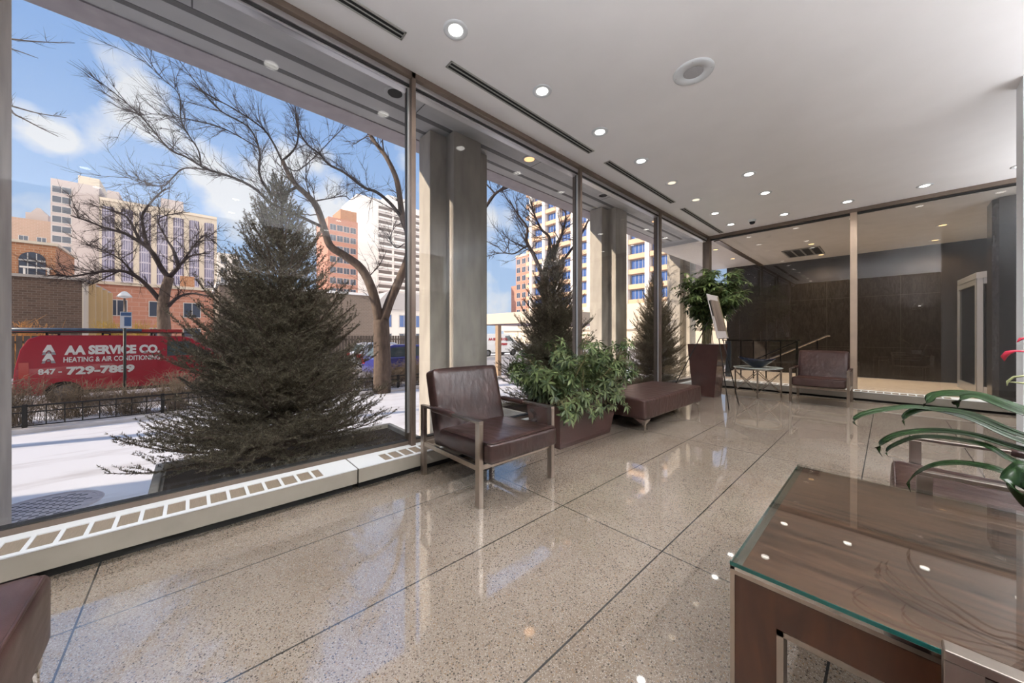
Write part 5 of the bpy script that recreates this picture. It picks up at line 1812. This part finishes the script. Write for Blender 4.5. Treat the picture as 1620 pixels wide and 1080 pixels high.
def make_car(body_m, label, loc, rz=0.0):
    t = thing('car', label, 'car', loc, rz)
    Lc, hw = 4.3, 0.90
    low = [(0.0, 0.36), (-0.02, 0.62), (0.02, 0.92), (0.10, 1.0), (0.9, 1.02), (3.0, 0.98), (3.9, 0.84), (4.25, 0.70), (4.3, 0.45), (4.25, 0.24)]
    R = 0.36
    arch = lambda c: [(c + R * math.cos(a), 0.24 + R * math.sin(a)) for a in np.linspace(0, PI, 10)]
    prof = low + arch(3.45) + arch(0.85)
    n = len(prof)
    vs = [(-hw, y, z) for y, z in prof] + [(hw, y, z) for y, z in prof]
    MB().add(vs, [tuple(range(n)), tuple(range(2 * n - 1, n - 1, -1))] + [(i, (i + 1) % n, (i + 1) % n + n, i + n) for i in range(n)]).build('body', body_m, t, bevel=0.05, seg=3)
    cab = [(0.08, 0.98), (0.42, 1.44), (0.75, 1.52), (2.0, 1.50), (3.05, 0.98)]
    n = len(cab)
    ins = lambda z: hw - 0.04 - (z - 0.98) * 0.33
    vs = [(-ins(z), y, z) for y, z in cab] + [(ins(z), y, z) for y, z in cab]
    MB().add(vs, [tuple(range(n)), tuple(range(2 * n - 1, n - 1, -1))] + [(i, (i + 1) % n, (i + 1) % n + n, i + n) for i in range(n)]).build('cabin', body_m, t, bevel=0.04, seg=3)
    for sx in (-1, 1):
        for q in ([(0.45, 1.03), (0.60, 1.40), (1.25, 1.43), (1.25, 1.03)], [(1.33, 1.03), (1.33, 1.43), (1.95, 1.42), (2.72, 1.03)]):
            xo = lambda z, e: sx * (ins(z) + e)
            MB().add([(xo(z, 0.006), y, z) for y, z in q] + [(xo(z, -0.01), y, z) for y, z in q], [(0, 1, 2, 3), (7, 6, 5, 4), (0, 4, 5, 1), (1, 5, 6, 2), (2, 6, 7, 3), (3, 7, 4, 0)]).build('side_window', M_carglass, t)
        wheel(t, sx * (hw - 0.12), 0.85, 0.32)
        wheel(t, sx * (hw - 0.12), 3.45, 0.32)
        MB().box(sx * (hw - 0.17) - 0.17, sx * (hw - 0.17) + 0.175, -0.035, 0.22, 0.70, 0.92).build('tail_lamp', plain('tail_lamp_red', (0.60, 0.03, 0.04), 0.2), t, bevel=0.02)
    e = Vector((0, -0.012, 0.008))
    vs = [Vector((-0.72, 0.11, 1.03)), Vector((0.72, 0.11, 1.03)), Vector((0.62, 0.38, 1.39)), Vector((-0.62, 0.38, 1.39))]
    MB().add([v + e for v in vs] + [v - e for v in vs], [(0, 1, 2, 3), (7, 6, 5, 4), (0, 4, 5, 1), (1, 5, 6, 2), (2, 6, 7, 3), (3, 7, 4, 0)]).build('rear_window', M_carglass, t)
    return t
make_car(plain('car_blue', (0.05, 0.06, 0.30), 0.2, coat=0.6), 'blue hatchback with red tail lamp seen between the large spruce and the first mullion', (-14.4, 5.35, GZ))
make_car(plain('car_silver', (0.55, 0.60, 0.72), 0.2, coat=0.6), 'pale silver car across the street beside the forked tree trunk', (-19.6, 6.4, GZ))

# ------------------------------------------------------------------ street sign, lamp, back fence
t = thing('street_sign', 'blue and white street sign on a dark post in front of the red van', 'sign', (-12.95, -1.24, GZ))
MB().tube([(0, 0, 0), (0, 0, 2.50)], 0.028, 10).build('post', plain('sign_post', (0.045, 0.055, 0.05), 0.5), t, smooth=True)
a = math.radians(-8)
pl = MB().box(0.03, 0.036, -0.07, 0.13, 2.08, 2.49).build('sign_plate', plain('sign_white', (0.72, 0.75, 0.80), 0.4), t, rot=(0, 0, a))
MB().box(0.0362, 0.038, -0.06, 0.12, 2.39, 2.47).box(0.0362, 0.038, 0.0, 0.12, 2.13, 2.36).build('sign_blocks', plain('sign_blue', (0.06, 0.13, 0.30), 0.4), pl)
t = thing('street_lamp', 'white-hooded street lamp rising behind the red van', 'street lamp', tuple(at(197, 530, 18.5)[:2]) + (GZ,))
MB().tube([(0, 0, 0), (0, 0, 3.9)], [0.06, 0.04], 10).build('pole', M_bronze, t, smooth=True)
MB().lathe([(0.04, 3.88), (0.30, 3.95), (0.24, 4.05), (0.10, 4.22), (0.001, 4.26)], 16).build('lamp_shade', M_white, t, smooth=True)

t = thing('back_fence', 'dark tall slatted fence across the street behind the vans', 'fence', (-25.6, 0, GZ))
M_fence = plain('fence_wood', (0.11, 0.085, 0.07), 0.85, var=0.3, vscale=2)
MB().box(-0.03, 0.0, -16, 14, 0.25, 0.35).box(-0.03, 0.0, -16, 14, 1.55, 1.65).build('rail', M_fence, t)
sl = MB()
y = -16
while y < 14:
    sl.box(0.0, 0.03, y, y + 0.16, 0.03, 1.88)
    y += 0.20
sl.build('slat_panel', M_fence, t)

# ------------------------------------------------------------------ buildings
B_brown = mat_brick('brown_brick', (0.15, 0.095, 0.07), (0.10, 0.065, 0.05), (0.19, 0.15, 0.12), 1.6)
B_orange = mat_brick('orange_brick', (0.46, 0.22, 0.12), (0.38, 0.17, 0.09), (0.50, 0.34, 0.24), 1.2)
B_tan = mat_brick('tan_brick', (0.46, 0.31, 0.24), (0.42, 0.29, 0.22), (0.50, 0.38, 0.31), 0.7)
B_pink = plain('pinkish_render', (0.50, 0.43, 0.41), 0.9, var=0.05, vscale=0.2)
B_cream = plain('cream_stone', (0.64, 0.56, 0.46), 0.9, var=0.05, vscale=0.2)
B_white = plain('white_tower_wall', (0.82, 0.77, 0.73), 0.85)
B_red = mat_brick('red_brick_far', (0.50, 0.24, 0.17), (0.45, 0.21, 0.15), (0.52, 0.30, 0.24), 0.5)
M_pane = plain('window_dark', (0.06, 0.075, 0.11), 0.12, spec=0.8)
M_paneb = plain('window_blue', (0.06, 0.13, 0.36), 0.10, spec=0.8)
M_frame = plain('window_frame_pale', (0.55, 0.53, 0.52), 0.6)

WCACHE = {}
def win(parent, x, y, z, w, h, face='x+', pane=M_pane, mull=1):
    """window with its frame and panes, set on a wall; face says which way it looks"""
    key = (round(w, 2), round(h, 2), pane.name, mull)
    if key not in WCACHE:
        f = MB()
        f.box(-0.12, 0.05, -w / 2, w / 2, -0.07, 0.0).box(-0.12, 0.05, -w / 2, w / 2, h, h + 0.07)
        f.box(-0.12, 0.05, -w / 2 - 0.07, -w / 2, -0.07, h + 0.07).box(-0.12, 0.05, w / 2, w / 2 + 0.07, -0.07, h + 0.07)
        for k in range(1, mull + 1):
            yy = -w / 2 + w * k / (mull + 1)
            f.box(-0.10, 0.035, yy - 0.03, yy + 0.03, 0, h)
        p = MB().box(-0.10, 0.012, -w / 2, w / 2, 0, h)
        fo = f.build('window', M_frame, parent)
        po = p.build('pane', pane, fo)
        WCACHE[key] = (fo, po)
        o = fo
    else:
        fo, po = WCACHE[key]
        o = fo.copy(); C.objects.link(o); o.parent = parent
        c = po.copy(); C.objects.link(c); c.parent = o
    o.location = (x, y, z)
    o.rotation_euler = (0, 0, {'x+': 0, 'y-': -PI / 2, 'y+': PI / 2}[face])
    return o

# long low brown-brick building at the left
t = thing('brick_building', 'low dark brown brick building across the street at the left edge', 'building', (-34, -5.03, GZ))
MB().box(-9.4, 0, -16, 0, 0, 5.3).build('wall', B_brown, t)
MB().box(-9.5, 0.12, -16, 0.12, 5.3, 5.46).build('parapet', plain('parapet_stone', (0.42, 0.38, 0.35), 0.8), t)
pr = MB().box(-9.3, 0, 0.0, 0.05, 0, 5.3)
pr.build('sunlit_side_panel', B_cream, t)  # pale side face: sunshine on this wall is put into its colour
for k in range(4):
    MB().box(-2.2 * k - 1.9, -2.2 * k - 1.5, 0.05, 0.32, 0, 5.3).build('pier', plain('pier_sunlit_tan', (0.50, 0.36, 0.20), 0.9), t)  # tan carries the sunlight painted onto the piers
# orange brick building with arched windows
t = thing('brick_building', 'orange brick building with arched windows above the low brown building', 'building', (-45, -8.0, GZ))
MB().box(-6, 0, -16, 0, 0, 9.0).build('wall', B_orange, t)
MB().box(-6, 0.15, -16, 0.15, 9.0, 9.2).build('parapet', B_cream, t)
for yy in (-1.10, -2.85, -4.6):
    w, zb, zt = 1.25, 5.4, 7.75
    arc = [(yy - w / 2, zb), (yy + w / 2, zb), (yy + w / 2, zt)] + [(yy + w / 2 * math.cos(a), zt + 0.60 * math.sin(a)) for a in np.linspace(0, PI, 12)[1:-1]] + [(yy - w / 2, zt)]
    o = MB().prism(arc, 'x', 0.0, 0.06).build('arched_window', M_pane, t)
    fr = MB().box(0.06, 0.12, yy - w / 2, yy + w / 2, 7.62, 7.74)
    for q in (-0.33, 0.33): fr.box(0.06, 0.12, yy + w * q / 2 - 0.025, yy + w * q / 2 + 0.025, zb, zt + 0.5)
    fr.build('window_bars', M_frame, o)
pg = MB()
for yy in (-1.3, -0.2): pg.box(0.8, 0.9, yy - 0.05, yy + 0.05, 5.4, 7.0)
pg.box(0.75, 0.95, -1.5, 0.0, 7.0, 7.12)
pg.build('roof_pergola', B_white, t)

# small orange houses right of it
t = thing('brick_building', 'orange pink brick houses behind the flat-crowned tree', 'building', (-52, -5.0, GZ))
MB().box(-10, 0, -5, 13.6, 0, 6.9).build('wall', B_red, t)
MB().box(-10, 0.2, -5, 13.6, 6.9, 7.2).build('roof', B_cream, t)
MB().box(-3, -2, 4.0, 5.2, 7.2, 8.6).build('chimney', B_orange, t)
for yy in (-3, -0.5, 2.4, 5.0, 7.6, 10.2, 12.4):
    win(t, 0, yy, 3.9, 1.3, 1.5)
    win(t, 0, yy, 1.0, 1.3, 1.6)
t = thing('brick_building', 'grey brown flat-roofed building right of the flat-crowned tree', 'building', (-33, 1.44, GZ))
MB().box(-9, 0, 0, 11.4, 0, 5.6).build('wall', mat_brick('grey_brick', (0.25, 0.19, 0.155), (0.22, 0.17, 0.14), (0.30, 0.25, 0.21), 1.6), t)
MB().box(-9.1, 0.15, -0.15, 11.5, 5.6, 5.8).build('roof_edge', M_walk, t)
t = thing('house', 'white house with red trim behind the forked tree', 'building', (-43, 16.6, GZ))
MB().box(-7, 0, 0, 11, 0, 5.2).build('wall', B_white, t)
MB().box(-7.3, 0.3, -0.3, 11.3, 5.2, 5.5).prism([(-0.3, 5.5), (11.3, 5.5), (9.5, 7.4), (1.5, 7.4)], 'x', -7.3, 0.3).build('roof', plain('roof_slate', (0.50, 0.47, 0.47), 0.8), t)
for yy in (1.5, 3.8, 6.1, 8.6):
    win(t, 0, yy, 3.0, 1.2, 1.5, pane=M_paneb)
    win(t, 0, yy, 0.6, 1.2, 1.5)
MB().box(0, 0.4, 9.8, 11.0, 0, 5.0).build('brick_bay', B_orange, t)

# pale tower with the bay-window slab
def slab(name, label, X, px0, px1, top_py, wall, depth=14, base=GZ):
    def yy(px):
        r = ray(px, 500); return r.y * (-X) / (-r.x)
    y0, y1 = yy(px0), yy(px1)
    r = ray(px0, top_py); k = X / r.x
    ztop = EYE + r.z * k
    t = thing(name, label, 'building', (X, y0, base))
    return t, y1 - y0, ztop - base
t, W_, Hh = slab('tower_block', 'tall blank pinkish tower with a single window column, left of the bay-window block', -92, 80, 157, 281, B_pink)
MB().box(-16, 0, 0, W_, 0, Hh).build('wall', B_pink, t)
MB().box(-10, -1, W_ * 0.52, W_ * 0.98, Hh, Hh + 1.6).build('roof_house', B_cream, t)
nfl = 14
for k in range(nfl):
    win(t, 0, W_ * 0.22, Hh - 2.2 - k * 1.62, 1.9, 1.0, mull=1)
W1 = W_
t, W_, Hh = slab('apartment_building', 'wide cream apartment block with tall purple glass bays behind the flat-crowned tree', -91, 157, 343, 316, B_cream)
MB().box(-14, 0, 0, W_, 0, Hh).build('wall', B_cream, t)
MB().box(-8, -1, W_ * 0.05, W_ * 0.14, Hh, Hh + 2.2).build('chimney', B_pink, t)
MB().box(-9, -1, W_ * 0.48, W_ * 0.68, Hh, Hh + 2.6).build('roof_house', B_pink, t)
MB().box(-0.6, 0.3, 0, W_, Hh, Hh + 0.5).build('parapet', B_cream, t)
bw_ = W_ / 7
M_bay = plain('bay_glass', (0.16, 0.15, 0.24), 0.15, spec=0.8)
for k in range(7):
    y0 = bw_ * k + bw_ * 0.14
    wv = bw_ * 0.66
    o = MB().prism([(0, y0), (0.55, y0 + wv * 0.2), (0.55, y0 + wv * 0.8), (0, y0 + wv)], 'z', 2.0, Hh - 1.0).build('glass_bay', M_bay, t)
    fb = MB()
    nf = 12
    for j in range(nf):
        z = 2.0 + (Hh - 3.0) * j / nf
        fb.prism([(0, y0 - 0.02), (0.58, y0 + wv * 0.2), (0.58, y0 + wv * 0.8), (0, y0 + wv + 0.02)], 'z', z, z + 0.28)
    for q in (0.2, 0.4, 0.6, 0.8):
        fb.box(0.5, 0.60, y0 + wv * q - 0.05, y0 + wv * q + 0.05, 2.0, Hh - 1.0)
    fb.build('spandrels', plain('spandrel_lilac', (0.40, 0.37, 0.44), 0.6), o)
t, W_, Hh = slab('apartment_building', 'distant tan apartment building with many small windows at the far left', -120, 8, 82, 341, B_tan)
MB().box(-14, 0, -8, W_, 0, Hh).build('wall', B_tan, t)
MB().box(-9, -2, W_ * 0.35, W_ * 0.85, Hh, Hh + 1.8).prism([(W_ * 0.40, Hh + 1.8), (W_ * 0.80, Hh + 1.8), (W_ * 0.64, Hh + 3.2), (W_ * 0.56, Hh + 3.2)], 'x', -8, -3).build('roof_house', B_pink, t)
for i in range(9):
    for j in range(6):
        win(t, 0, W_ - 1.3 - i * 2.25, Hh - 5.0 - j * 2.7, 1.1, 1.4)
t, W_, Hh = slab('apartment_building', 'distant pale building just right of the bay-window block', -110, 344, 376, 399, B_tan)
MB().box(-10, 0, 0, W_, 0, Hh).build('wall', B_white, t)
for i in range(3):
    for j in range(5):
        win(t, 0, 1.2 + i * 2.2, Hh - 2.6 - j * 2.4, 1.1, 1.4)
t, W_, Hh = slab('apartment_building', 'reddish brick apartment tower left of the white tower', -120, 519, 566, 342, B_red)
MB().box(-14, 0, 0, W_, 0, Hh).build('wall', B_red, t)
MB().box(-9, -0.5, W_ * 0.42, W_ * 0.98, Hh, Hh + 3.4).build('roof_house', B_orange, t)
for i in range(4):
    for j in range(9):
        win(t, 0, W_ * (0.16 + 0.225 * i), Hh - 4.0 - j * 3.4, 1.7, 1.8)
t, W_, Hh = slab('tower_block', 'tall white tower with balcony rows between the trees and the first mullion', -150, 565, 668, 306, B_white)
MB().box(-20, 0, 0, W_, 0, Hh).build('wall', B_white, t)
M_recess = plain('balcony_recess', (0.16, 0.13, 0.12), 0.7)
for c in range(3):
    y0 = W_ * (0.30 + 0.235 * c)
    for j in range(17):
        z = Hh - 4.2 - j * 3.1
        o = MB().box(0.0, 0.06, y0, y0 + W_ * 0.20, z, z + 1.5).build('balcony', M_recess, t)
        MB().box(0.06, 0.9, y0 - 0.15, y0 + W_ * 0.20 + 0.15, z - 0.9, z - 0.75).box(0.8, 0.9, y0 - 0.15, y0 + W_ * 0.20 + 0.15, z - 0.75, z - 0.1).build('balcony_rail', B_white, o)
MB().box(-8, -1, W_ * 0.45, W_ * 0.75, Hh, Hh + 3.5).build('roof_house', B_white, t)

# glass tower with orange balconies on the right, facing the camera side
def ypl(px, py, Y):
    r = ray(px, py); k = Y / r.y
    return r.x * k, EYE + r.z * k
x0, _ = ypl(843, 400, 60)
x1, _ = ypl(1062, 400, 60)
t = thing('tower_block', 'tall blue glass tower with white columns and orange balcony bands seen past the second window', 'building', (x0, 60, GZ))
W_, Hh = x1 - x0, 46
MB().box(0, W_, 0.05, 16, 5.5, Hh).build('wall', plain('tower_core', (0.20, 0.16, 0.15), 0.7), t)
M_band = plain('balcony_orange', (0.66, 0.44, 0.30), 0.8)
nfl = 14
bays = 8
for k in range(nfl):
    z = 7.6 + k * 2.75
    o = MB().box(-1.4, W_, -0.9, 0.3, z, z + 0.85).build('balcony_band', M_band, t)
for b_ in range(bays + 1):
    xx = 0.3 + W_ * b_ / bays
    MB().box(xx - 0.38, xx + 0.38, -1.15, 0.3, 5.5, Hh).build('white_column', B_white, t)
n_w = 0
for k in range(nfl):
    z = 7.6 + k * 2.75 + 0.9
    for b_ in range(bays):
        if n_w >= 100: break
        win(t, 0.3 + W_ * (b_ + 0.5) / bays, 0.0, z, W_ / bays - 1.2, 1.7, face='y-', pane=M_paneb, mull=3)
        n_w += 1
MB().box(-6, W_ + 14, -4, 16, 0.0, 3.0).box(-6, W_ + 14, -5, 16, 3.0, 4.6).box(-4, W_ + 14, -3, 16, 4.6, 7.5).build('podium', B_cream, t)

t = thing('apartment_building', 'small distant orange brick building with white bays left of the blue glass tower', 'building', (-100, 92, GZ))
xa, _ = ypl(803, 420, 92); xb, _ = ypl(846, 420, 92); _, zt_ = ypl(820, 404, 92)
t.location = (xa, 92, GZ)
W_, Hh = xb - xa, zt_ - GZ
MB().box(W_ * 0.33, W_, 0, 12, 0, Hh).box(0, W_ * 0.33, 2, 12, 0, Hh * 0.66).build('wall', B_red, t)
for j in range(8):
    for i in range(3):
        win(t, W_ * (0.42 + 0.2 * i), 0, Hh - 3.5 - j * 3.2, 1.8, 1.9, face='y-')
MB().box(W_ * 0.33, W_, -0.3, 0, Hh - 0.8, Hh).build('cornice', B_cream, t)

# flat-roofed canopy of the drive outside the second window
t = thing('drive_canopy', 'pale flat canopy on a square post behind the spruce of the second window', 'canopy', (-13.5, 10.4, GZ))
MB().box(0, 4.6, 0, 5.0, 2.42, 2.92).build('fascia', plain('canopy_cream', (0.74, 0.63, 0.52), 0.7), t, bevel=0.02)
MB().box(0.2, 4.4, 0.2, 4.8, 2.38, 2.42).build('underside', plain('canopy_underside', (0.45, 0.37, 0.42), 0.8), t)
MB().box(0.90, 1.10, 0.15, 0.35, 0, 2.4).build('post', plain('canopy_post', (0.42, 0.30, 0.20), 0.7), t)
MB().box(0.95, 1.15, 4.5, 4.7, 0, 2.4).build('post', plain('canopy_post2', (0.42, 0.30, 0.20), 0.7), t)
MB().box(3.9, 4.1, 4.5, 4.7, 0, 2.4).build('post', B_cream, t)
